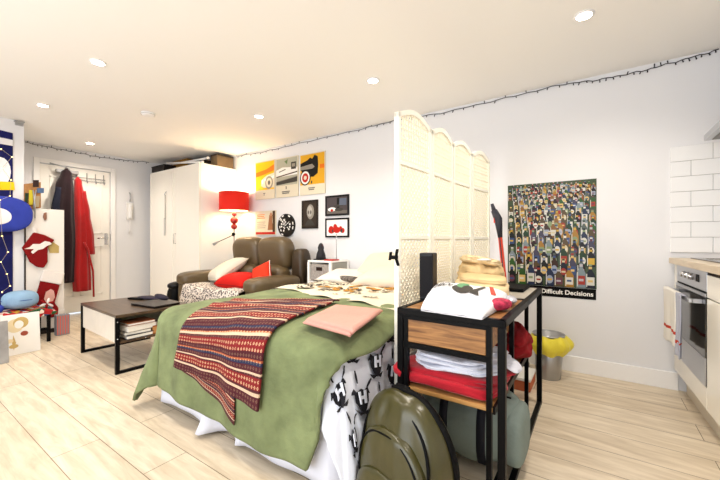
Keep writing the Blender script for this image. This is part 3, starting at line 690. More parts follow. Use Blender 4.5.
# leopard-dot blanket on the left of the sofa
def dots():
    m = bpy.data.materials.new('black_dot_fleece'); m.use_nodes = True; nt = m.node_tree; b = nt.nodes['Principled BSDF']
    v = nt.nodes.new('ShaderNodeTexVoronoi'); v.inputs['Scale'].default_value = 52
    r = nt.nodes.new('ShaderNodeValToRGB'); r.color_ramp.elements[0].position = .42; r.color_ramp.elements[1].position = .50
    r.color_ramp.elements[0].color = lin((58, 46, 56))+(1,); r.color_ramp.elements[1].color = lin((226, 216, 206))+(1,)
    tc = nt.nodes.new('ShaderNodeTexCoord'); nt.links.new(tc.outputs['Object'], v.inputs['Vector'])
    nt.links.new(v.outputs['Distance'], r.inputs[0]); nt.links.new(r.outputs[0], b.inputs['Base Color']); b.inputs['Roughness'].default_value = .95
    return m
def dotfn(s, t):
    x = -3.99+1.02*s
    y = 2.55-.37*min(1, t*1.6); fall = max(0, t*1.6-1)*.62
    z = .485+.012*math.sin(s*7+t*3)*min(1, t*3)-fall*.60+.005*math.sin(s*19)
    return (x-.02*math.sin(t*6)-.05*fall, y-.035*min(1, fall*5)-.015*math.sin(s*13)*fall*3, z)
tag(O('dotted_blanket', MB().grid(40, 30, dotfn), dots(), mods=[('solid', .02)]), 'cream fleece blanket with black dots draped on the sofa front', 'blanket')

hbg = E('leather_bag', (-4.36, 2.30, 0), 'black leather bag standing in the gap left of the sofa', 'bag')
O('bag_body', MB().puff((-4.335, 2.34, .24), (.20, .34, .48), 3.6), black, hbg)
O('bag_flap', MB().puff((-4.335, 2.335, .46), (.19, .33, .10), 2.6), M('black_leather', (20, 18, 20), .35), hbg)
# floor lamp
lx, ly = -4.13, 2.96
fl2 = E('floor_lamp', (lx, ly, 0), 'floor lamp with red drum shade and red glass balls behind the sofa arm', 'lamp')
rs = M('red_lamp_shade', (205, 44, 30), .7, emit=.28)
O('base', MB().lathe((lx, ly, 0), [(.11, 0), (.11, .01), (.1, .02), (.012, .03)], 28), chrome, fl2)
O('pole', MB().tube([(lx, ly, .02), (lx, ly, 1.40)], .008, 10), chrome, fl2)
O('lamp_shade', MB().lathe((lx, ly, 1.435), [(.195, 0), (.195, .25), (.193, .25), (.193, 0)], 40, cap=False), rs, fl2)
O('added_bounce_liner', MB().lathe((lx, ly, 1.437), [(.190, 0), (.190, .246)], 40, cap=False), M('cream_bounce_liner', (250, 236, 210), .8), fl2)  # cream liner added to keep red bounce out of the lamp's wash
O('shade_trim', MB().tube([(lx+.196*math.cos(a), ly+.196*math.sin(a), 1.437) for a in [i*PI/20 for i in range(40)]], .003, 5, closed=True)
  .tube([(lx+.196*math.cos(a), ly+.196*math.sin(a), 1.683) for a in [i*PI/20 for i in range(40)]], .003, 5, closed=True), M('red_trim', (180, 24, 20), .6), fl2)
rg = M('red_glass', (170, 22, 20), .1, spec=.8)
for z, r in ((1.385, .03), (1.30, .052), (1.215, .042)): O('glass_ball', MB().puff((lx, ly, z), (2*r, 2*r, 1.9*r), 2, cuts=7), rg, fl2)
O('light_bulb', MB().puff((lx, ly, 1.54), (.06, .06, .1), 2, cuts=5), M('warm_bulb', (255, 220, 160), .4, emit=30), fl2)
rd = O('reading_arm', MB().tube([(lx, ly, 1.08), (lx+.02, ly-.05, 1.09), (lx-.14, ly-.16, 1.00)], .005).puff((lx, ly-.01, 1.11), (.05, .05, .05), 2, cuts=4), black_metal, fl2, 'black reading light arm')
O('reading_head', MB().tube([(lx-.13, ly-.16, 1.005), (lx-.19, ly-.19, .97)], [.012, .022], 10), steel, rd)
pl_ = bpy.data.lights.new('lamp_glow', 'POINT'); pl_.energy = 8; pl_.color = (1, .84, .60); pl_.shadow_soft_size = .05
po = bpy.data.objects.new('lamp_glow', pl_); COL.objects.link(po); po.parent = fl2; po.location = (0, 0, 1.62)

# ------------------------------------------------------------------ nightstand
nx0, nx1, ny0, ny1, nz = -2.63, -2.325, 2.85, 3.155, .805
ns = E('nightstand', ((nx0+nx1)/2, 3.0, 0), 'white bedside unit with grey wicker basket drawers between sofa and bed', 'nightstand')
O('top', MB().bx(nx0-.012, nx1+.012, ny0-.012, ny1+.01, nz-.018, nz, .003), white_lac, ns)
for x in (nx0, nx1):
    for y in (ny0, ny1): O('leg', MB().bx(x-.014, x+.014, y-.014, y+.014, 0, nz-.018, .002), white_lac, ns)
for z in (.1, .36, .57): O('rail', MB().bx(nx0, nx1, ny0-.01, ny1, z-.012, z+.008), white_lac, ns)
O('side_panel', MB().bx(nx1-.004, nx1+.004, ny0, ny1, .1, nz-.02), M('grey_side_panel', (170, 168, 160), .5), ns)
wk = M('grey_wicker', (178, 170, 164), .9, bump=1, bscale=120, var=.25, vscale=60)
for z0, z1 in ((.585, .765), (.375, .55), (.115, .34)):
    bk = O('basket_drawer', MB().bx(nx0+.02, nx1-.02, ny0-.006, ny1-.03, z0, z1, .012), wk, ns, 'grey woven basket drawer')
    O('handle_hole', MB().bx(nx0+.11, nx1-.11, ny0-.010, ny0-.004, z1-.07, z1-.03, .006), M('dark_wicker_hole', (54, 36, 30), .9), bk)
tag(O('red_notebook', MB().bx(-2.44, -2.32, 2.88, 3.0, nz+.001, nz+.014, .002), M('notebook_red', (190, 60, 50), .5)), 'thin red notebook on the bedside unit', 'notebook')
la = E('desk_lamp', (-2.43, 3.06, nz), 'slim grey metal stem lamp standing at the back of the bedside unit', 'lamp')
O('stem', MB().tube([(-2.41, 3.06, nz+.01), (-2.41, 3.06, 1.10)], .005), steel, la)
O('stem_base', MB().lathe((-2.41, 3.06, nz), [(.035, 0), (.035, .006), (.006, .012)], 18), steel, la)
dp = E('decor_stand', (-2.57, 2.98, nz), 'small plain dark cloth-covered stand on the bedside unit', 'ornament')
O('stand_base', MB().bx(-2.63, -2.51, 2.92, 3.04, nz, nz+.012, .003), black, dp)
O('stand_cover', MB().lathe((-2.57, 2.98, nz+.012), [(.058, 0), (.05, .05), (.032, .10), (.036, .13), (.02, .17), (.004, .18)], 20), M('charcoal_cloth', (52, 52, 56), .6), dp)

# ------------------------------------------------------------------ bed
BX0, BX1, BY0, BT = -2.25, -.885, 1.13, .60
bd = E('bed', (-1.57, 2.12, 0), 'double bed with white valance, head against the back wall', 'bed')
O('bed_base', MB().bx(BX0+.03, BX1-.03, BY0+.04, 3.15, .05, .34, .01), M('divan_grey', (214, 214, 220), .8), bd)
O('mattress', MB().bx(BX0+.02, BX1-.02, BY0+.03, 3.16, .34, .565, .04), whitec, bd)
for x in (BX0+.12, BX1-.12):
    for y in (BY0+.12, 3.0): O('foot', MB().bx(x-.025, x+.025, y-.025, y+.025, 0, .05), black, bd)
# valance: runs down the left side, round the foot and back up the right side
per = [(BX0, 3.1), (BX0, BY0), (BX1, BY0), (BX1, 3.1)]
def valance(s, t):
    L1, L2 = 3.1-BY0, BX1-BX0; d_ = s*(2*L1+L2)
    if d_ < L1: p = Vector((BX0, 3.1-d_)); nrm = Vector((-1, 0)); q = 0
    elif d_ < L1+L2: p = Vector((BX0+d_-L1, BY0)); nrm = Vector((0, -1)); q = 1
    else: p = Vector((BX1, BY0+d_-L1-L2)); nrm = Vector((1, 0)); q = 2
    g_ = .005*math.sin(d_*11)+.004*math.sin(d_*23+1)
    x = p.x
    if q == 1:
        g_ += .09*math.exp(-((x+1.70)/.035)**2)-.03*math.exp(-((x+1.58)/.06)**2)+.03*math.exp(-((x+1.46)/.02)**2)
    off = .012+.035*t+g_*t**3
    z = .50*(1-t)+(.018+.022*math.exp(-((x+1.95)/.2)**2)*(q == 1))*t
    return (p.x+nrm.x*off, p.y+nrm.y*off, z)
O('valance_sheet', MB().grid(260, 14, valance), M('white_valance', (226, 228, 238), .85, bump=.15, bscale=20), bd, 'white valance sheet', mods=[('solid', .004)])

def drape(a, b, o, fine=1.0, flare=0):
    r = .075+o; k_ = r*.72; XL, XR, Y0 = BX0-o+k_, BX1+.015+o-k_, BY0-.02-o+k_
    dx = (XL-a) if a < XL else ((a-XR) if a > XR else 0); dy = (Y0-b) if b < Y0 else 0
    dd = math.hypot(dx, dy); ax = min(max(a, XL), XR); by = max(b, Y0)
    nz_ = .016*noise.noise(Vector((a*2.6, b*2.6, 1.3)))+.006*noise.noise(Vector((a*9, b*9, 2)))
    top = BT+o+nz_
    edge = min(a-XL if a > XL else 0, XR-a if a < XR else 0, b-Y0 if b > Y0 else 0)
    top -= .02*max(0, 1-edge/.12)**2
    if dd == 0: return Vector((ax, by, top))
    ux = (-dx if a < XL else dx)/dd; uy = -dy/dd; q = r*PI/2
    if dd < q: out = r*math.sin(dd/r); dr_ = r*(1-math.cos(dd/r))
    else: out = r; dr_ = r+(dd-q); out += (dd-q)*(.06+.20*min(1, max(0, a-XR)/.2)*max(0, 1-max(0, b-Y0)/.35)+flare*min(1, max(0, XL-a)/.3))
    tan = a*uy-b*ux
    out += min(1, dd/.35)*(.012*math.sin(tan*10+1)+.006*math.sin(tan*27))*fine
    z = top-dr_
    if z < .02+o*.3: out += (.02+o*.3-z)*.6; z = .02+o*.3+.004*math.sin(a*40)
    return Vector((ax+ux*out, by+uy*out, z))
def quadmap(q, s, t):
    A, B, D, C4 = [Vector(p) for p in q]   # foot-left, foot-right, head-left, head-right
    return (A*(1-s)+B*s)*(1-t)+(D*(1-s)+C4*s)*t
def sheet(name, q, o, nu, nv, m, th, parent=None, edge=None, fine=1.0, label=None, warp=0):
    def fn(s, t):
        p = quadmap(q, s, t)
        if warp: p = p+Vector((warp*math.sin(t*7+1)*(1 if s > .5 else -1)*abs(s-.5)*2, warp*math.sin(s*9)*abs(t-.5)*2))
        return drape(p.x, p.y, o, .3)
    mb = MB(); mb.grid(nu, nv, fn); return mb, fn
# duvet with crest pattern
duv = E('duvet', (-1.57, 1.9, BT), 'thick white duvet printed with black H shield crests', 'duvet')
dq = [(-2.52, .80), (-.44, .80), (-2.42, 2.62), (-.64, 2.62)]
mb, _ = sheet('d', dq, 0, 90, 90, None, 0)
# the pointed corner that hangs nearest the backpack
shield = [[(-.034, .034), (-.012, .038), (0, .044), (.012, .038), (.034, .034), (.032, -.004), (.018, -.03), (0, -.044), (-.018, -.03), (-.032, -.004)]]
hcut = [rc(-.019, -.02, -.009, .024), rc(.009, -.02, .019, .024), rc(-.009, -.004, .009, .007)]
def stamp(mb, polys, cx_, cy_, rot, sc, o, mi):
    ca, sa = math.cos(rot), math.sin(rot)
    for pl in polys:
        # subdivide edges so the motif follows the cloth
        pts = []
        for i in range(len(pl)):
            a, b = pl[i], pl[(i+1) % len(pl)]
            for k in range(2): pts.append((a[0]+(b[0]-a[0])*k/2, a[1]+(b[1]-a[1])*k/2))
        mid = (sum(p[0] for p in pts)/len(pts), sum(p[1] for p in pts)/len(pts))
        P = lambda p: drape(cx_+(p[0]*ca-p[1]*sa)*sc, cy_+(p[0]*sa+p[1]*ca)*sc, o)
        cvt = mb.b.verts.new(P(mid)); vs = [mb.b.verts.new(P(p)) for p in pts]
        for i in range(len(vs)):
            f = mb.b.faces.new((cvt, vs[i], vs[(i+1) % len(vs)])); f.material_index = mi
inkb = M('crest_black', (44, 44, 50), .85); inkw = M('duvet_white', (232, 236, 246), .9, bump=.2, bscale=14)
sp = .20
for i in range(-1, 13):
    for j in range(0, 12):
        a = -2.45+i*sp+(sp/2 if j % 2 else 0); b = .84+j*sp*.86
        if not (-2.46 < a < -.47 and .84 < b < 1.95): continue
        if a < -1.1 and b > 1.0: continue
        sc = 1.15 if (i+j) % 2 else .95
        wx = 1.45
        stamp(mb, [[(p[0]*wx, p[1]) for p in pl] for pl in shield], a, b, 1.35, sc, .007, 1)
        stamp(mb, [[(p[0]*wx, p[1]) for p in pl] for pl in [[(-.044, .02), (-.034, .045), (-.018, .03)], [(.044, .02), (.034, .045), (.018, .03)], [(-.036, -.03), (-.02, -.048), (.0, -.04)], [(.036, -.03), (.02, -.048), (0, -.04)]]], a, b, 1.35, sc, .007, 1)
        stamp(mb, [[(p[0]*wx, p[1]) for p in pl] for pl in hcut], a, b, 1.35, sc, .016, 0)
        for (da, db) in ((sp*.5, 0), (-sp*.25, sp*.43)):
            L_ = math.hypot(da, db); ux, uy = da/L_, db/L_
            stamp(mb, [[(-.022, -.002), (0, -.005), (.022, -.002), (.022, .002), (0, .005), (-.022, .002)]], a+da, b+db, math.atan2(uy, ux), 1.1, .007, 1)
O('cover', mb, [inkw, inkb], duv, recalc=False, mods=[('solid', .004, -1)])
# turned-back warm cream reverse with gold and black motifs
tq = [(-2.30, 1.96), (-.80, 1.70), (-2.34, 2.62), (-.80, 2.66)]
mb, tf = sheet('t', tq, .040, 60, 30, None, 0); random.seed(5)
for i in range(190):
    s, t = random.uniform(.04, .96), random.uniform(.15, .95)
    p = quadmap(tq, s, t); k = random.uniform(1.2, 2.1)
    if s > .72 and random.random() < .7: continue
    gold_ = t > .3 and .3 < s < .85 and random.random() < .5
    stamp(mb, [[(-.022, .006), (-.004, .018), (.016, .012), (.024, -.004), (.004, -.014), (-.014, -.010)]] if gold_ else [[(-.016, .004), (0, .014), (.018, .006), (.004, 0)], [(-.018, -.012), (-.006, -.002), (0, -.012)], [(.006, -.016), (.022, -.014), (.016, -.004)]],
          p.x, p.y, random.uniform(0, 6), k, .046, 2 if gold_ else 1)
for v in mb.b.verts: v.co.z += .010*math.sin(v.co.x*17)*math.sin(v.co.y*13)
fb = O('turned_back_edge', mb, [M('duvet_cream', (232, 222, 200), .9, bump=.25, bscale=12), M('motif_dark', (84, 76, 72), .9), M('motif_gold', (196, 146, 70), .9)], duv, 'cream reverse with gold motifs', recalc=False)
# pillows
pillow('pillow', 'plump cream pillow at the back right of the bed', (-1.72, 2.95, .745), (.56, .42), .105, (.60, 0, -.03), creamf)
pillow('pillow', 'flat white pillow with dark printed edge at the left of the bed head', (-2.02, 2.72, .675), (.44, .50), .045, (.10, .04, .25), whitec)
pillow('pillow', 'low cream pillow in front of the plump one beside the screen', (-1.46, 2.62, .70), (.60, .42), .07, (.25, 0, .02), M('warm_white_cotton', (224, 212, 196), .9, bump=.2, bscale=20))
rol = E('patterned_throw_roll', (-1.95, 2.62, .64), 'rumpled black and cream patterned cloth below the left pillow', 'cloth')
O('rumpled_cloth', MB().puff((-1.95, 2.58, .668), (.52, .12, .06), 2.3, rot=(0, 0, -.1)), (lambda m: m)(M('rumple_print', (120, 112, 104), .9, var=.8, vscale=34, bump=.4)), rol)
O('cloth_tail', MB().puff((-1.62, 2.58, .662), (.20, .1, .04), 2.2, rot=(0, 0, .2)), MC['rumple_print'], rol)

# green fleece
gm = M('sage_green_fleece', (130, 140, 102), .95, bump=.6, bscale=26, var=.26, vscale=8, sheen=.05)
def greenmap(s, t):
    p = quadmap([(-2.66, .70), (-.97, .60), (-2.62, 2.26), (-.84, 1.80)], s, t)
    # right edge bows over the side half way up, corners rounded
    if s > .5: p.x += .10*(2*s-1)*math.sin(PI*min(1, t*1.1))
    p.y += .05*math.sin(s*PI)*(1-t)**2*-1*.6
    return p
mb = MB(); mb.grid(110, 100, lambda s, t: drape(*greenmap(s, t), .018, .8, .24))
tag(O('fleece_blanket', mb, gm, mods=[('solid', .016, 1)]), 'sage green fleece blanket hanging over the foot of the bed', 'blanket')

# red striped knitted blanket
def stripes():
    m = bpy.data.materials.new('fair_isle_knit'); m.use_nodes = True; nt = m.node_tree; b = nt.nodes['Principled BSDF']; L = nt.links.new
    tc = nt.nodes.new('ShaderNodeTexCoord'); sp_ = nt.nodes.new('ShaderNodeSeparateXYZ'); L(tc.outputs['UV'], sp_.inputs[0])
    def math_(op, a, b_=None, c_=None):
        n = nt.nodes.new('ShaderNodeMath'); n.operation = op
        for i, v in enumerate((a, b_, c_)):
            if v is None: continue
            if isinstance(v, (int, float)): n.inputs[i].default_value = v
            else: L(v, n.inputs[i])
        return n.outputs[0]
    rep = math_('FRACT', math_('MULTIPLY', sp_.outputs[1], 2.7))
    r = nt.nodes.new('ShaderNodeValToRGB'); r.color_ramp.interpolation = 'CONSTANT'
    mar, crm, rd_, blu, org_ = (84, 20, 36), (216, 190, 164), (138, 28, 32), (38, 46, 80), (176, 96, 60)
    st_ = [(0, mar), (.15, crm), (.19, mar), (.22, rd_), (.36, mar), (.39, crm), (.415, mar), (.50, blu), (.54, org_), (.57, mar), (.66, rd_), (.80, mar), (.84, crm), (.885, org_), (.91, mar), (.96, blu)]
    while len(r.color_ramp.elements) < len(st_): r.color_ramp.elements.new(.5)
    for e_, (p, c_) in zip(r.color_ramp.elements, st_): e_.position = p; e_.color = lin(c_)+(1,)
    L(rep, r.inputs[0])
    # stitched motif: small diamonds in the red bands, teeth elsewhere
    u = math_('MULTIPLY', sp_.outputs[0], 34); v = math_('MULTIPLY', sp_.outputs[1], 2.7*14)
    du = math_('ABSOLUTE', math_('SUBTRACT', math_('FRACT', u), .5)); dv = math_('ABSOLUTE', math_('SUBTRACT', math_('FRACT', v), .5))
    dia = math_('LESS_THAN', math_('ADD', du, dv), .33); ctr = math_('LESS_THAN', math_('ADD', du, dv), .14)
    msk = math_('SUBTRACT', dia, ctr)
    n = nt.nodes.new('ShaderNodeTexNoise'); n.inputs['Scale'].default_value = 60; L(tc.outputs['UV'], n.inputs['Vector'])
    msk = math_('MULTIPLY', msk, math_('GREATER_THAN', n.outputs[0], .40))
    sc_ = nt.nodes.new('ShaderNodeSeparateColor'); L(r.outputs[0], sc_.inputs[0])
    band = math_('MULTIPLY', math_('GREATER_THAN', sc_.outputs[0], .13), math_('LESS_THAN', sc_.outputs[1], .1))
    msk = math_('MULTIPLY', msk, math_('ADD', math_('MULTIPLY', band, .8), .2))
    mx = nt.nodes.new('ShaderNodeMix'); mx.data_type = 'RGBA'; L(math_('MULTIPLY', msk, .8), mx.inputs[0]); L(r.outputs[0], mx.inputs[6])
    r2 = nt.nodes.new('ShaderNodeValToRGB'); r2.color_ramp.interpolation = 'CONSTANT'; r2.color_ramp.elements[0].color = lin((232, 200, 160))+(1,)
    r2.color_ramp.elements[1].color = lin((150, 40, 46))+(1,); r2.color_ramp.elements[1].position = .5
    bw = nt.nodes.new('ShaderNodeRGBToBW'); L(r.outputs[0], bw.inputs[0]); L(math_('MULTIPLY', bw.outputs[0], 1.6), r2.inputs[0]); L(r2.outputs[0], mx.inputs[7])
    L(mx.outputs[2], b.inputs['Base Color']); b.inputs['Roughness'].default_value = .95
    w_ = nt.nodes.new('ShaderNodeTexNoise'); w_.inputs['Scale'].default_value = 150; L(tc.outputs['Object'], w_.inputs['Vector'])
    bp_ = nt.nodes.new('ShaderNodeBump'); bp_.inputs['Strength'].default_value = .5; bp_.inputs['Distance'].default_value = .004; L(w_.outputs[0], bp_.inputs['Height']); L(bp_.outputs[0], b.inputs['Normal'])
    return m
fair = stripes()
def redmap(s, t):
    p = quadmap([(-1.93, .78), (-1.225, .74), (-1.84, 1.40), (-1.33, 1.72)], s, t)
    p.x += .05*math.sin(PI*t)*s - .0*t
    return p
kb = E('knitted_blanket', (-1.6, 1.2, BT), 'red and cream patterned knitted blanket spread over the green fleece', 'blanket')
def redpt(s, t):
    p = drape(*redmap(s, t), .046, .9)
    p.z += .010*max(0, math.sin(t*30+s*5))*(1 if t > .62 else .1)
    return p
mb = MB(); mb.grid(80, 100, redpt)
O('top_layer', mb, fair, kb, mods=[('solid', .010, 1)])
def flap(s, t):
    # under layer that hangs lower at the left
    xx = -1.91+.48*s; bot = .78-.155*s
    yb = bot+(.95-bot)*t
    return drape(xx+.02*(1-t), yb, .040, .9)
mb = MB(); mb.grid(30, 20, flap)
O('folded_under_layer', mb, fair, kb, mods=[('solid', .005, 1)])

# pink folded towel
A, B, Cc, D = PZ(302.5, 323, .65), PZ(350.5, 336, .65), PZ(381, 313, .65), PZ(333, 308, .65)
pk = E('folded_throw', (A+Cc)/2, 'folded pale pink throw beside the knitted blanket', 'throw')
pinkm = M('pale_pink_cotton', (210, 162, 150), .95, bump=.3, bscale=60, var=.04)
for i in range(2):
    z0 = .652+.011*i; k = .012*i
    def pf(s, t, z0=z0, k=k):
        p = (A*(1-s)+B*s)*(1-t)+(D*(1-s)+Cc*s)*t
        e_ = min(s, 1-s, t, 1-t)
        return (p.x+k*.5, p.y+k, z0+.012*min(1, e_/.05)**.5-.001*i)
    mb = MB(); mb.grid(24, 24, pf); O('folded_layer', mb, pinkm, pk, mods=[('solid', .009, -1)])

# ------------------------------------------------------------------ woven folding screen
scr = E('folding_screen', (-.76, 2.2, 0), 'tall cream woven four-panel folding screen between bed and shelves', 'folding screen')
cane = M('cream_cane', (253, 251, 240), .6, bump=.2, bscale=80); caned = M('cream_cane_weave', (252, 246, 226), .7)
J = [Vector((-.812, 1.503)), Vector((-.786, 1.875)), Vector((-.778, 2.214)), Vector((-.755, 2.551)), Vector((-.712, 2.90))]
ZE = 1.665
for pi in range(4):
    a, b = J[pi], J[pi+1]; dvec = (b-a); Lp = dvec.length; u = dvec/Lp; a = a+u*.006; b = b-u*.006; Lp -= .012
    nrm = Vector((u.y, -u.x))
    def P3(s, z, o=0, a=a, u=u, nrm=nrm): return Vector((a.x+u.x*s+nrm.x*o, a.y+u.y*s+nrm.y*o, z))
    def bar(mb, s0, z0, s1, z1, wd_, th, o=0):
        p, q = Vector((s0, z0)), Vector((s1, z1)); t_ = (q-p).normalized(); n_ = Vector((-t_.y, t_.x))*wd_/2
        c4 = [p-n_, q-n_, q+n_, p+n_]
        mb.prism([P3(c.x, c.y, o-th/2) for c in c4], Vector((nrm.x, nrm.y, 0))*th)
    fr = MB()
    for s in (.011, Lp-.011): bar(fr, s, 0, s, ZE, .022, .024)
    for z in (.07, .43, .67, 1.045, 1.42): bar(fr, .02, z, Lp-.02, z, .018, .016)
    def arch(s): q_ = s/Lp; return ZE+.050*math.sin(PI*q_)**1.15
    N = 16
    rings = []
    for i in range(N+1):
        s = Lp*i/N; z = arch(s)-.012
        rings.append([P3(s, z-.014, -.012), P3(s, z-.014, .012), P3(s, z+.012, .012), P3(s, z+.012, -.012)])
    fr.loft(rings)
    for f in fr.b.faces: f.smooth = False
    fo = O('panel_frame', fr, cane, scr)
    wv = MB()
    s0, s1 = .022, Lp-.022
    # open grid at the top
    for i in range(12):
        s = s0+(s1-s0)*(i+.5)/12; bar(wv, s, 1.425, s, arch(s)-.022, .012, .004)
    for i in range(11):
        z = 1.44+i*.026
        if z > ZE-.005: break
        bar(wv, s0, z, s1, z, .008, .003, .002*(-1)**i)
    # diagonal basket weave
    for (z0, z1) in ((.675, 1.04), (1.05, 1.415), (.075, .425), (.435, .665)):
        W_, Hh_ = s1-s0, z1-z0; pit = .034
        for sg in (1, -1):
            k = -Hh_
            while k < W_:
                k += pit
                # line s = k + t (sg=1) for t in 0..H
                t0, t1 = max(0, -k), min(Hh_, W_-k)
                if t1-t0 < .004: continue
                if sg == 1: bar(wv, s0+k+t0, z0+t0, s0+k+t1, z0+t1, .0130, .0015, .0012)
                else: bar(wv, s0+k+t0, z1-t0, s0+k+t1, z1-t1, .0130, .0015, -.0012)
    O('woven_infill', wv, caned, fo)
cl = E('spring_clamp', PX(398, 258, -.82), 'small black spring clamp gripping the near edge of the screen', 'clamp')
cp = Vector((-.812, 1.488, .945))
O('jaw', MB().box(cp+Vector((0, -.004, 0)), (.036, .03, .018), .004, rot=(0, 0, .1)).box(cp+Vector((-.019, -.005, .006)), (.009, .02, .042), .004, rot=(0, .15, 0)), black, cl)
O('grip', MB().box(cp+Vector((.016, -.006, .020)), (.010, .02, .044), .004, rot=(0, .2, 0)).box(cp+Vector((.018, -.006, -.018)), (.010, .02, .048), .004, rot=(0, -.35, 0)), black, cl)

# ------------------------------------------------------------------ console shelf unit
ux0, ux1, uy0, uy1, uz = -.728, -.275, 1.36, 2.44, .73
un = E('console_table', (-.51, 1.9, 0), 'black metal framed wooden console with drawer and shelves beside the bed', 'console table')
O('tabletop', MB().bx(ux0+.022, ux1-.022, uy0+.022, 1.90, uz-.022, uz-.004), warm_oak, un, 'warm brown wood top')
O('rear_tabletop', MB().bx(ux0+.022, ux1-.022, 1.93, uy1-.022, uz-.022, uz-.003), M('pale_stone_top', (196, 190, 180), .35, var=.08), un, 'pale grey rear top')
O('top_frame', MB().bx(ux0, ux1, uy0, uy0+.024, uz-.03, uz, .002).bx(ux0, ux1, uy1-.024, uy1, uz-.03, uz, .002).bx(ux0, ux0+.024, uy0, uy1, uz-.03, uz, .002).bx(ux1-.024, ux1, uy0, uy1, uz-.03, uz, .002)
  .bx(ux0, ux1, 1.898, 1.93, uz-.026, uz, .002), black_metal, un)
for x in (ux0+.014, ux1-.014):
    for y in (uy0+.014, uy1-.014): O('leg', MB().bx(x-.014, x+.014, y-.014, y+.014, 0, uz-.03, .002), black_metal, un)
O('floor_rail', MB().bx(ux1-.026, ux1-.002, uy0+.028, uy1-.028, 0, .022), black_metal, un)
O('floor_rail', MB().bx(ux0+.002, ux0+.026, uy0+.028, uy1-.028, 0, .022), black_metal, un)
ix = -.335
for x in (ux0+.042, ix):
    for y in (uy0+.012, 1.80, 2.24): O('inner_post', MB().bx(x-.010, x+.010, y-.010, y+.010, .0, uz-.03), black_metal, un)
O('inner_rail', MB().bx(ix-.010, ix+.010, uy0, 2.25, .022, .042).bx(ux0+.03, ux0+.05, uy0, 2.25, .022, .042), black_metal, un)
dw = O('drawer', MB().bx(ux0+.045, ix-.012, uy0+.006, 1.80, .585, .683, .002), warm_oak, un, 'wooden drawer front')
O('drawer_surround', MB().bx(ux0+.028, ix, uy0+.002, uy0+.02, .56, .584).bx(ux0+.028, ix, uy0+.002, uy0+.02, .684, .70), black_metal, dw)
so = wood('shelf_oak', (168, 124, 72), (216, 170, 110), 0, 1.2)
O('shelf', MB().bx(ux0+.03, ix+.012, uy0+.01, 2.25, .372, .388), so, un)
O('shelf_edge', MB().bx(ix+.012, ix+.022, uy0+.01, 2.25, .365, .392).bx(ux0+.022, ux0+.03, uy0+.01, 2.25, .365, .392), black_metal, un)

def stack(name, label, x0, x1, y0, y1, z0, n, th, m, seed, bulge=.01):
    e = E(name, ((x0+x1)/2, (y0+y1)/2, z0), label, 'folded cloth')
    random.seed(seed)
    for i in range(n):
        dx, dy = random.uniform(-.012, .012), random.uniform(-.012, .012)
        def q_(q, i=i): return Vector((q.x, q.y, q.z+.25*noise.noise(Vector((q.x*2+seed, q.y*2, i)))))
        O('folded_layer', MB().puff(((x0+x1)/2+dx, (y0+y1)/2+dy, z0+th*(i+.5)), (x1-x0, y1-y0, th*1.12), 4.5, fn=q_), m, e)
    return e
rdc = M('crimson_velvet', (186, 22, 46), .75, bump=.3, bscale=30, sheen=.3)
def soft(sd, k):
    def f_(q): return Vector((q.x+k*.5*noise.noise(q*2+Vector((sd, 0, 0))), q.y, q.z*(1+k*noise.noise(Vector((q.x*2.5+sd, q.y*2.5, sd))))+k*1.6*noise.noise(Vector((q.x*1.8, q.y*1.8, sd*3)))))
    return f_
rdc = M('crimson_velvet', (166, 12, 32), .75, bump=.3, bscale=30, sheen=.1)
e = E('folded_red_throw', (-.53, 1.57, .392), 'folded crimson throw filling the front of the upper shelf', 'throw')
O('folded_layer', MB().puff((-.535, 1.57, .422), (.44, .40, .056), 4.5, fn=soft(2, .25), cuts=16), rdc, e)
O('folded_layer', MB().puff((-.53, 1.575, .452), (.425, .38, .040), 4.5, fn=soft(5, .4), cuts=16), rdc, e)
O('bunched_corner', MB().puff((-.725, 1.40, .45), (.07, .09, .06), 2.2, fn=soft(3, .3)), rdc, e)
wt = M('white_terry', (226, 228, 238), .9, bump=.3, bscale=60)
e = E('folded_white_linen', (-.5, 1.56, .476), 'crumpled folded white linen lying on the crimson throw', 'linen')
for i, (dx, w_, zz, th) in enumerate(((0, .36, .487, .028), (-.012, .33, .508, .026), (-.02, .29, .528, .020))):
    O('folded_layer', MB().puff((-.50+dx, 1.57, zz), (w_, .36, th), 4.0, fn=soft(11+i*3, .55), cuts=16, rot=(0, .03*i-.02, .04*i)), wt, e)
O('hanging_corner', MB().puff((-.318, 1.66, .475), (.10, .14, .022), 2.4, rot=(0, .45, 0), fn=soft(4, .5)), wt, e)
jr = E('red_jumper', (-.42, 2.05, .392), 'dark red bundled jumper at the back of the upper shelf', 'jumper')
rw = M('dark_red_wool', (140, 16, 28), .85, bump=.4)
O('jumper_body', MB().puff((-.42, 2.05, .462), (.28, .36, .13), 2.8, fn=soft(6, .35), cuts=14), rw, jr)
O('sleeve', MB().puff((-.36, 2.0, .53), (.12, .30, .07), 2.4, rot=(.1, 0, .25), fn=soft(8, .35)), rw, jr)
tag(O('black_shoe', MB().puff((-.45, 1.82, .60), (.2, .11, .07), 2.6).puff((-.39, 1.83, .63), (.09, .09, .07), 2.4), black), 'glossy black shoe resting on the bundle behind the drawer', 'shoe')

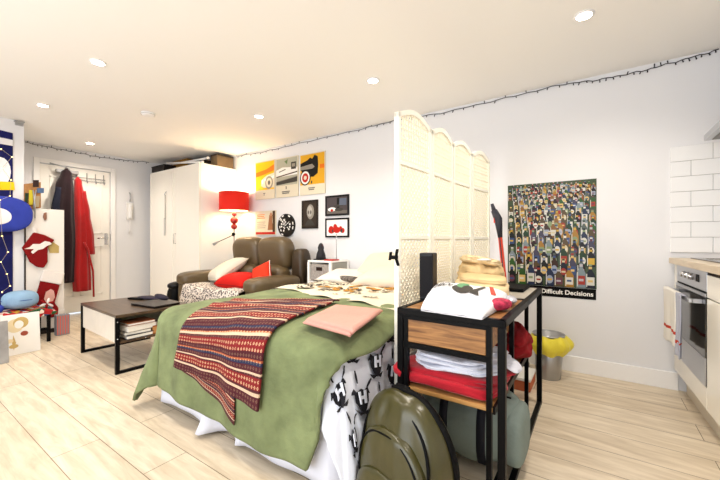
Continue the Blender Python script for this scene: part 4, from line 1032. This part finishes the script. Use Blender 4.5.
# duffel
dm = M('grey_green_canvas', (134, 146, 140), .85, bump=.3, bscale=40, var=.12, vscale=5)
df = E('duffel_bag', (-.5, 1.66, .03), 'grey-green canvas duffel bag stuffed on the bottom of the console', 'duffel bag')
def duff(q): return Vector((q.x, q.y*(1+.05*math.sin(q.x*6)), q.z*(1+.05*math.sin(q.x*7+1))))
O('bag_body', MB().puff((-.49, 1.66, .195), (.46, .33, .31), 3.0, fn=duff, cuts=14), dm, df)
O('end_pocket', MB().puff((-.285, 1.65, .18), (.09, .26, .24), 3.2), dm, df)
def ringp(x, ry, rz, cy=1.66, cz_=.195):
    out = []
    for a in [i*PI/24 for i in range(48)]:
        c_, s_ = math.cos(a), math.sin(a); k = (abs(c_)**3+abs(s_)**3)**(-1/3); out.append((x, cy+ry*c_*k, cz_+rz*s_*k))
    return out
for x in (-.565, -.40):
    mb = MB(); R1 = [ringp(x+d_, .169, .159) for d_ in (-.018, .018)]; R2 = [ringp(x+d_, .173, .163) for d_ in (.018, -.018)]
    mb.loft(R1+R2+[R1[0]], cap=False); O('strap', mb, M('navy_webbing', (30, 32, 42), .7), df, 'dark navy webbing strap')
O('zip', MB().tube([(-.70+.05*i, 1.60, .353-.002*abs(i-4)) for i in range(9)], .004), black, df)

# backpack
bk_m = M('olive_faux_leather', (74, 70, 32), .30, bump=.35, bscale=7, var=.15, vscale=6, spec=.55)
bx_, by_ = -.565, 1.16
bp_ = E('backpack', (bx_, by_, 0), 'olive green faux-leather backpack standing in front of the console', 'backpack')
def bps(q):
    x, y, z = q
    k = 1-.20*max(0, z)**2
    y2 = y*(1-.30*max(0, z))
    cr = .07*noise.noise(Vector((x*2.2, 3+z*1.2, y)))+.05*noise.noise(Vector((x*4, z*2.5, 7)))
    return Vector((x*k-.10*max(0, z)**1.5, y2*(1+cr*2), z*(1+.03*noise.noise(q*2))))
O('bag_body', MB().puff((bx_, by_, .228), (.38, .20, .455), 3.2, fn=bps, cuts=22), bk_m, bp_)
O('front_pocket', MB().puff((bx_+.005, by_-.085, .17), (.33, .085, .35), 3.0, fn=bps, cuts=16), bk_m, bp_)
O('lower_pocket', MB().puff((bx_, by_-.125, .11), (.29, .06, .20), 3.0, fn=bps, cuts=12), bk_m, bp_)
def rim(rx, rz_, cz_, y, n_=3.0, a0=-.3, a1=PI+.3, n=34, ky=.0):
    out = []
    for i in range(n+1):
        a = a0+(a1-a0)*i/n; c_, s_ = math.cos(a), math.sin(a); k = (abs(c_)**n_+abs(s_)**n_)**(-1/n_)
        x, z = c_*k, s_*k; kk = 1-.20*max(0, z)**2
        out.append((bx_+rx*(x*kk-.10*max(0, z)**1.5), y+ky*max(0, z), cz_+rz_*z))
    return out
O('main_zip', MB().tube(rim(.168, .192, .228, by_-.082, ky=.035), .0055), black, bp_, 'black main zip')
O('pocket_zip', MB().tube(rim(.152, .160, .17, by_-.112, ky=.012), .005), black, bp_, 'black pocket zip')
O('back_edge', MB().tube(rim(.188, .222, .232, by_+.035, a0=-.8, a1=PI*.62, ky=-.02), .014), black, bp_, 'black edge webbing')
O('top_handle', MB().tube([(bx_-.07, by_+.02, .435), (bx_-.06, by_+.02, .465), (bx_+.0, by_+.02, .465), (bx_+.01, by_+.02, .435)], .008), black, bp_)
bp_.rotation_euler = (0, -.06, -.30)

# things on the console
ba = E('speaker', (-.70, 1.62, uz), 'upright matt black box speaker on the console against the screen', 'speaker')
O('speaker_body', MB().bx(-.735, -.665, 1.61, 1.69, uz, uz+.235, .006), M('charcoal_plastic', (32, 32, 36), .35), ba)
O('speaker_grille', MB().bx(-.728, -.672, 1.605, 1.612, uz+.015, uz+.22, .003), M('charcoal_mesh', (28, 28, 34), .6, bump=.5, bscale=300), ba)
ba.rotation_euler.z = .1
# white printed bag
wb = E('plastic_bag', (-.53, 1.55, uz), 'white printed bag lying on the near end of the console', 'bag')
corn = [PZ(421, 304, uz+.03), PZ(482, 317, uz+.012), PZ(509, 290, uz+.065), PZ(438, 276, uz+.115)]
def bagtop(s, t, o=0):
    p = (corn[0]*(1-s)+corn[1]*s)*(1-t)+(corn[3]*(1-s)+corn[2]*s)*t
    k = (max(0, math.sin(PI*min(1, max(0, s))))**.16)*(max(0, math.sin(PI*min(1, max(0, t))))**.14)
    return Vector((p.x, p.y, uz+.006+(p.z-uz+.012+.006*math.sin(s*5+t*3))*k+.004*noise.noise(Vector((s*5, t*5, 0)))+o))
mb = MB(); mb.grid(36, 28, lambda s, t: bagtop(s, t)); mb.grid(36, 28, lambda s, t: Vector((bagtop(s, t).x, bagtop(s, t).y, uz+.004)))
bmesh.ops.remove_doubles(mb.b, verts=mb.b.verts[:], dist=.0002)
O('bag_body', mb, M('glossy_white_plastic', (246, 246, 250), .35), wb, mods=[('solid', .003, 1)])
mb = MB()
def bstamp(mb, pts, mi=0):
    cs_ = (sum(p[0] for p in pts)/len(pts), sum(p[1] for p in pts)/len(pts)); c0 = mb.b.verts.new(bagtop(*cs_, .0075)); vs = [mb.b.verts.new(bagtop(*p, .007)) for p in pts]
    for i in range(len(vs)):
        f = mb.b.faces.new((c0, vs[i], vs[(i+1) % len(vs)])); f.material_index = mi
bstamp(mb, ell(.48, .58, .15, .17, 14), 0); bstamp(mb, ell(.45, .72, .09, .13, 10), 1); bstamp(mb, [(.60, .58), (.72, .84), (.75, .80), (.70, .60), (.76, .46), (.62, .48)], 0)
bstamp(mb, [(.76, .92), (.81, .94), (.95, .62), (.89, .58)], 2)
O('printed_picture', mb, [dgr, M('ink_mint', (120, 170, 130)), M('ink_coral', (214, 92, 78))], wb, recalc=False)
text('printed_lettering', 'HICC', dgr, wb, .26, lambda x, y: bagtop(.20+x*.40, .52+y*1.0+x*.30, .009))
tag(O('red_net_pouch', MB().puff(PZ(497, 304, uz+.026), (.09, .14, .05), 2.4, rot=(0, 0, -.5)), M('pink_net', (186, 60, 90), .6, var=.6, vscale=60)), 'pink and red netted pouch poking out of the white bag', 'pouch')
tag(O('clear_wrapper', MB().puff((-.335, 1.73, uz+.022), (.07, .12, .035), 2.2, rot=(0, 0, .3)), M('silver_wrapper', (206, 206, 216), .2, metal=.2)), 'silvery clear wrapper beside the pink pouch', 'wrapper')
# paper bags
kr = M('kraft_paper', (226, 200, 154), .8, bump=1, bscale=16, var=.1, vscale=10); kr2 = M('kraft_paper_light', (234, 212, 172), .8, bump=.6, bscale=14)
def crum(seed, k=.2):
    def f_(q): return q*(1+k*noise.noise(q*1.6+Vector((seed, 0, 0)))+k*.7*abs(noise.noise(q*3.4+Vector((0, seed, 0)))))
    return f_
pb = E('paper_bag', (-.56, 2.1, uz), 'large crumpled brown paper bag leaning on the screen', 'paper bag')
O('bag_body', MB().puff((-.56, 2.10, uz+.09), (.22, .38, .17), 3.4, cuts=22, fn=crum(1), rot=(.05, .1, .1)), kr, pb)
O('folded_top', MB().puff((-.55, 2.06, uz+.175), (.19, .30, .05), 3, cuts=22, fn=crum(4), rot=(-.12, .12, .1)), kr2, pb)
O('round_sticker', MB().lathe((-.50, 1.93, uz+.19), [(.0005, 0), (.030, 0), (.038, .0015), (.038, .006), (.0005, .012)], 24, cap=False), wht, pb, 'round white sticker')
pb2 = E('paper_bag', (-.52, 1.85, uz), 'flat folded pale brown paper bag in front of the crumpled one', 'paper bag')
O('bag_body', MB().puff((-.50, 1.88, uz+.045), (.26, .26, .085), 4.5, fn=crum(7, .08), rot=(0, .06, .15)), kr2, pb2)
O('bag_fold', MB().puff((-.48, 1.84, uz+.10), (.22, .14, .03), 4.5, fn=crum(9, .08), rot=(.1, .06, .2)), kr, pb2)
tag(O('spice_jar', MB().lathe((-.415, 2.00, uz-.002), [(.02, 0), (.022, .005), (.022, .05), (.016, .06), (.018, .062), (.018, .078), (.001, .08)], 16), M('brown_glass_jar', (104, 78, 52), .2)), 'small brown jar beside the paper bags', 'jar')
tag(O('black_tray', MB().bx(-.50, -.34, 2.16, 2.40, uz-.002, uz+.018, .005), black), 'low black tray at the far end of the console', 'tray')

# cordless vacuum / long red tool behind
vc = E('stick_vacuum', (-.55, 3.0, 0), 'red and dark grey stick vacuum leaning on the wall beside the poster', 'vacuum cleaner')
top, mid, low = PY(492, 204, 3.06), PY(499, 226, 3.05), PY(504, 275, 3.0)
dirv = (low-mid).normalized(); bot = low+dirv*((low.z-.06)/-dirv.z)
vred = M('vacuum_red', (216, 84, 62), .3); vgr = M('vacuum_grey', (66, 66, 74), .4)
O('handle', MB().tube([top, top.lerp(mid, .35)], [.012, .020], 10).tube([top.lerp(mid, .3), top.lerp(mid, .7)+Vector((.01, 0, 0)), mid, mid+dirv*.10], [.026, .034, .028, .018], 12), vgr, vc, 'dark grey handle')
O('shaft', MB().tube([mid+dirv*.08, bot], [.017, .019], 10), vred, vc, 'red shaft')
O('shaft_stripe', MB().tube([mid+dirv*.09+Vector((0, -.019, 0)), bot+Vector((0, -.019, .05))], .004, 6), vgr, vc)
O('trigger', MB().box(mid+Vector((-.030, -.005, .055)), (.02, .03, .06), .006), vred, vc)
O('floor_head', MB().bx(bot.x-.10, bot.x+.10, 2.93, 3.05, .002, .06, .015), vgr, vc)

# waste bin with yellow bag
wbn = E('waste_bin', (-.29, 2.94, 0), 'round steel waste bin against the back wall', 'waste bin')
O('bin_body', MB().lathe((-.29, 2.94, 0), [(.0005, 0), (.078, 0), (.081, .004), (.105, .325), (.102, .325), (.076, .01), (.0005, .008)], 32, cap=False), M('bin_steel', (180, 180, 180), .3, metal=.7), wbn)
O('rim', MB().tube([(-.29+.107*math.cos(a), 2.94+.107*math.sin(a), .325) for a in [i*PI/16 for i in range(32)]], .006, 6, closed=True), steel, wbn)
def linerfn(s, t):
    a = 2*PI*s; r = .111-.012*t+.026*math.sin(PI*t)*(1+.35*math.sin(a*3+.5)+.25*math.sin(a*7))+.003*math.sin(a*15)
    ext = .022*max(0, math.cos(a+.2))*math.sin(PI*t)
    return (-.29+(r+ext)*math.cos(a), 2.94+(r+.0*ext)*math.sin(a), .322-.14*t+.008*math.sin(a*6))
tag(O('bin_liner', MB().grid(48, 12, linerfn), M('yellow_plastic', (236, 222, 84), .3, bump=.4, bscale=40)), 'yellow plastic bag bulging around the steel bin', 'bin bag')
sb = crate('shoe_box', 'low white and orange box on the floor behind the console', -.52, -.36, 2.56, 2.80, .001, .09, M('orange_card', (204, 120, 84), .7), wht)

# ------------------------------------------------------------------ kitchen
KR = []
def K(o): KR.append(o); return o
fx = .445
ov = K(E('oven', (.75, 2.83, 0), 'built-in stainless steel oven at the wall end of the kitchen run', 'oven'))
oy0, oy1 = 2.50, 3.10
O('oven_body', MB().bx(fx+.02, 1.0, oy0, oy1, .275, .868), M('oven_grey', (120, 120, 124), .5), ov)
O('control_panel', MB().bx(fx, fx+.02, oy0, oy1, .762, .868, .002), steel, ov)
O('panel_gap', MB().bx(fx+.002, fx+.018, oy0, oy1, .752, .762), black, ov)
od = O('door', MB().bx(fx-.004, fx+.02, oy0, oy1, .275, .752, .003), M('oven_black_glass', (30, 28, 28), .08, spec=.7), ov, 'black glass oven door')
O('door_trim', MB().bx(fx-.006, fx+.0, oy0, oy1, .275, .42, .001), steel, od, 'grey steel lower door strip')
O('top_trim', MB().bx(fx-.006, fx, oy0, oy1, .735, .752), steel, od, 'steel top trim')
O('door_handle', MB().box((fx-.05, (oy0+oy1)/2, .705), (.018, .52, .022), .006).bx(fx-.045, fx-.005, oy0+.05, oy0+.075, .695, .715).bx(fx-.045, fx-.005, oy1-.075, oy1-.05, .695, .715), steel, od, 'steel bar handle')
for y in (2.74, 2.82, 2.90): O('control_knob', MB().tube([(fx+.002, y, .82), (fx-.025, y, .82)], [.019, .016], 16), chrome, ov)
O('display', MB().bx(fx-.002, fx+.002, 2.62, 2.68, .80, .84), black, ov)
kc1 = K(E('base_cabinet', (.75, 2.83, 0), 'cream filler cabinet around and below the oven', 'cabinet'))
O('plinth', MB().bx(.508, .53, 2.44, WY-.002, 0, .15), M('plinth_cream', (214, 204, 186), .4), kc1)
O('lower_panel', MB().bx(fx, fx+.018, oy0, oy1, .155, .27, .002), cream_lac, kc1)
O('end_filler', MB().bx(fx+.002, fx+.02, oy1+.003, WY-.001, .155, .87), cream_lac, kc1)
kc2 = K(E('base_cabinet', (.75, 2.19, 0), 'cream gloss kitchen cabinet with drawer at the right edge', 'cabinet'))
O('carcass', MB().bx(fx+.02, 1.0, 1.86, 2.49, .15, .868), white_lac, kc2)
O('plinth', MB().bx(.508, .53, 1.86, 2.43, 0, .148), MC['plinth_cream'], kc2)
O('drawer', MB().bx(fx, fx+.018, 1.87, 2.494, .735, .850, .002), cream_lac, kc2)
O('door', MB().bx(fx, fx+.018, 1.87, 2.494, .155, .728, .002), cream_lac, kc2)
O('finger_rail', MB().bx(fx+.004, fx+.02, 1.87, 2.494, .852, .868), gap_m, kc2)
wk_ = K(O('worktop', MB().bx(.418, 1.06, 1.84, WY-.002, .872, .910, .003), wood('worktop_oak', (198, 180, 154), (222, 206, 180), 1, 1.0, .35)))
tag(wk_, 'pale oak effect worktop running over the oven', 'worktop')
hb = K(E('hob', (.75, 2.8, .911), 'flat black glass hob set in the worktop', 'hob'))
O('hob_glass', MB().bx(.50, .98, 2.47, 3.05, .911, .917, .002), M('hob_black', (26, 24, 24), .12, spec=.6), hb)
O('cooking_zone', MB().tube([(.63+.075*math.cos(a), 2.62+.075*math.sin(a), .9172) for a in [i*PI/16 for i in range(32)]], .0012, 4, closed=True).tube([(.63+.09*math.cos(a), 2.90+.09*math.sin(a), .9172) for a in [i*PI/16 for i in range(32)]], .0012, 4, closed=True), gry, hb)
# tea towels
def towel(name, label, y0, y1, zt, zl, x, m, mm_, bands, seed):
    e = K(E(name, (x, (y0+y1)/2, zl), label, 'tea towel'))
    def fn(s, t):
        d_ = t; y = y0+(y1-y0)*s
        z = zt-(zt-zl)*max(0, (t-.1)/.9)+ (-.004 if t < .1 else 0)
        xx = x+.02*(1-min(1, t*10))-.006*math.sin(s*9+seed)*t-.004*math.sin(s*21)*t
        return (xx, y+.008*math.sin(t*6+seed), z-(.02*s*t if seed == 1 else -.01*s*t))
    mb = MB(); mb.grid(24, 40, fn)
    for f in mb.b.faces:
        z_ = f.calc_center_median().z
        for a, b in bands:
            if a < z_ < b: f.material_index = 1
    O('cloth', mb, [m, mm_], e, mods=[('solid', .004, 1)])
tw = M('white_towel', (240, 236, 228), .9, bump=.3, bscale=100)
towel('tea_towel', 'white tea towel with red stripe over the oven handle', 2.76, 3.08, .722, .40, fx-.066, tw, M('towel_red', (200, 70, 50), .9), [(.47, .488)], 1)
towel('tea_towel', 'grey tea towel with red hem behind the white one', 2.63, 2.745, .722, .36, fx-.070, M('grey_towel', (190, 192, 204), .9, bump=.3, bscale=100), MC['towel_red'], [(.44, .452)], 2)
for o in KR:
    piv = Vector((.432, WY, 0)); ang = math.radians(2.4); R = Matrix.Rotation(ang, 3, 'Z'); o.location = piv+R @ (Vector(o.location)-piv)+Vector((0, -.035, 0)); o.rotation_euler.z = ang

# tiles on the back wall
tl = MB(); tz0 = .945; x_ = .429
for r_ in range(7):
    z0 = tz0+r_*.1035; x = .429; first = .105 if r_ % 2 else .211
    while x < RX-.01:
        w_ = first if x == .429 else .211; x1_ = min(x+w_, RX)
        tl.box(((x+x1_)/2, WY-.006, z0+.0517), (x1_-x-.002, .010, .1015), .0025)
        x = x1_
STR('trim_2', tl, M('white_glazed_tile', (240, 240, 240), .1, spec=.6))
STR('trim_3', MB().bx(.431, RX, WY-.004, WY, tz0, tz0+7*.1035), M('tile_grout', (176, 176, 174), .8))
# cooker hood
hd = E('cooker_hood', (.8, 2.65, 1.64), 'angled stainless steel cooker hood at the right edge', 'cooker hood')
hx0, hx1, hy0, hy1, hz = .555, 1.05, 2.36, 2.95, 1.64
mb = MB(); mb.loft([[(hx0, hy0, hz), (hx1, hy0, hz), (hx1, hy1, hz), (hx0, hy1, hz)], [(hx0, hy0, hz+.035), (hx1, hy0, hz+.035), (hx1, hy1, hz+.035), (hx0, hy1, hz+.035)],
                    [(hx1-.28, 2.52, hz+.26), (hx1, 2.52, hz+.26), (hx1, 2.79, hz+.26), (hx1-.28, 2.79, hz+.26)]])
for f in mb.b.faces: f.smooth = False
O('canopy', mb, steel, hd)
O('chimney', MB().bx(hx1-.26, hx1, 2.53, 2.78, hz+.26, CEIL-.002, .002), steel, hd)
O('filter', MB().bx(hx0+.03, hx1-.03, hy0+.03, hy1-.03, hz-.004, hz), M('hood_filter', (120, 118, 114), .4, metal=.6), hd)
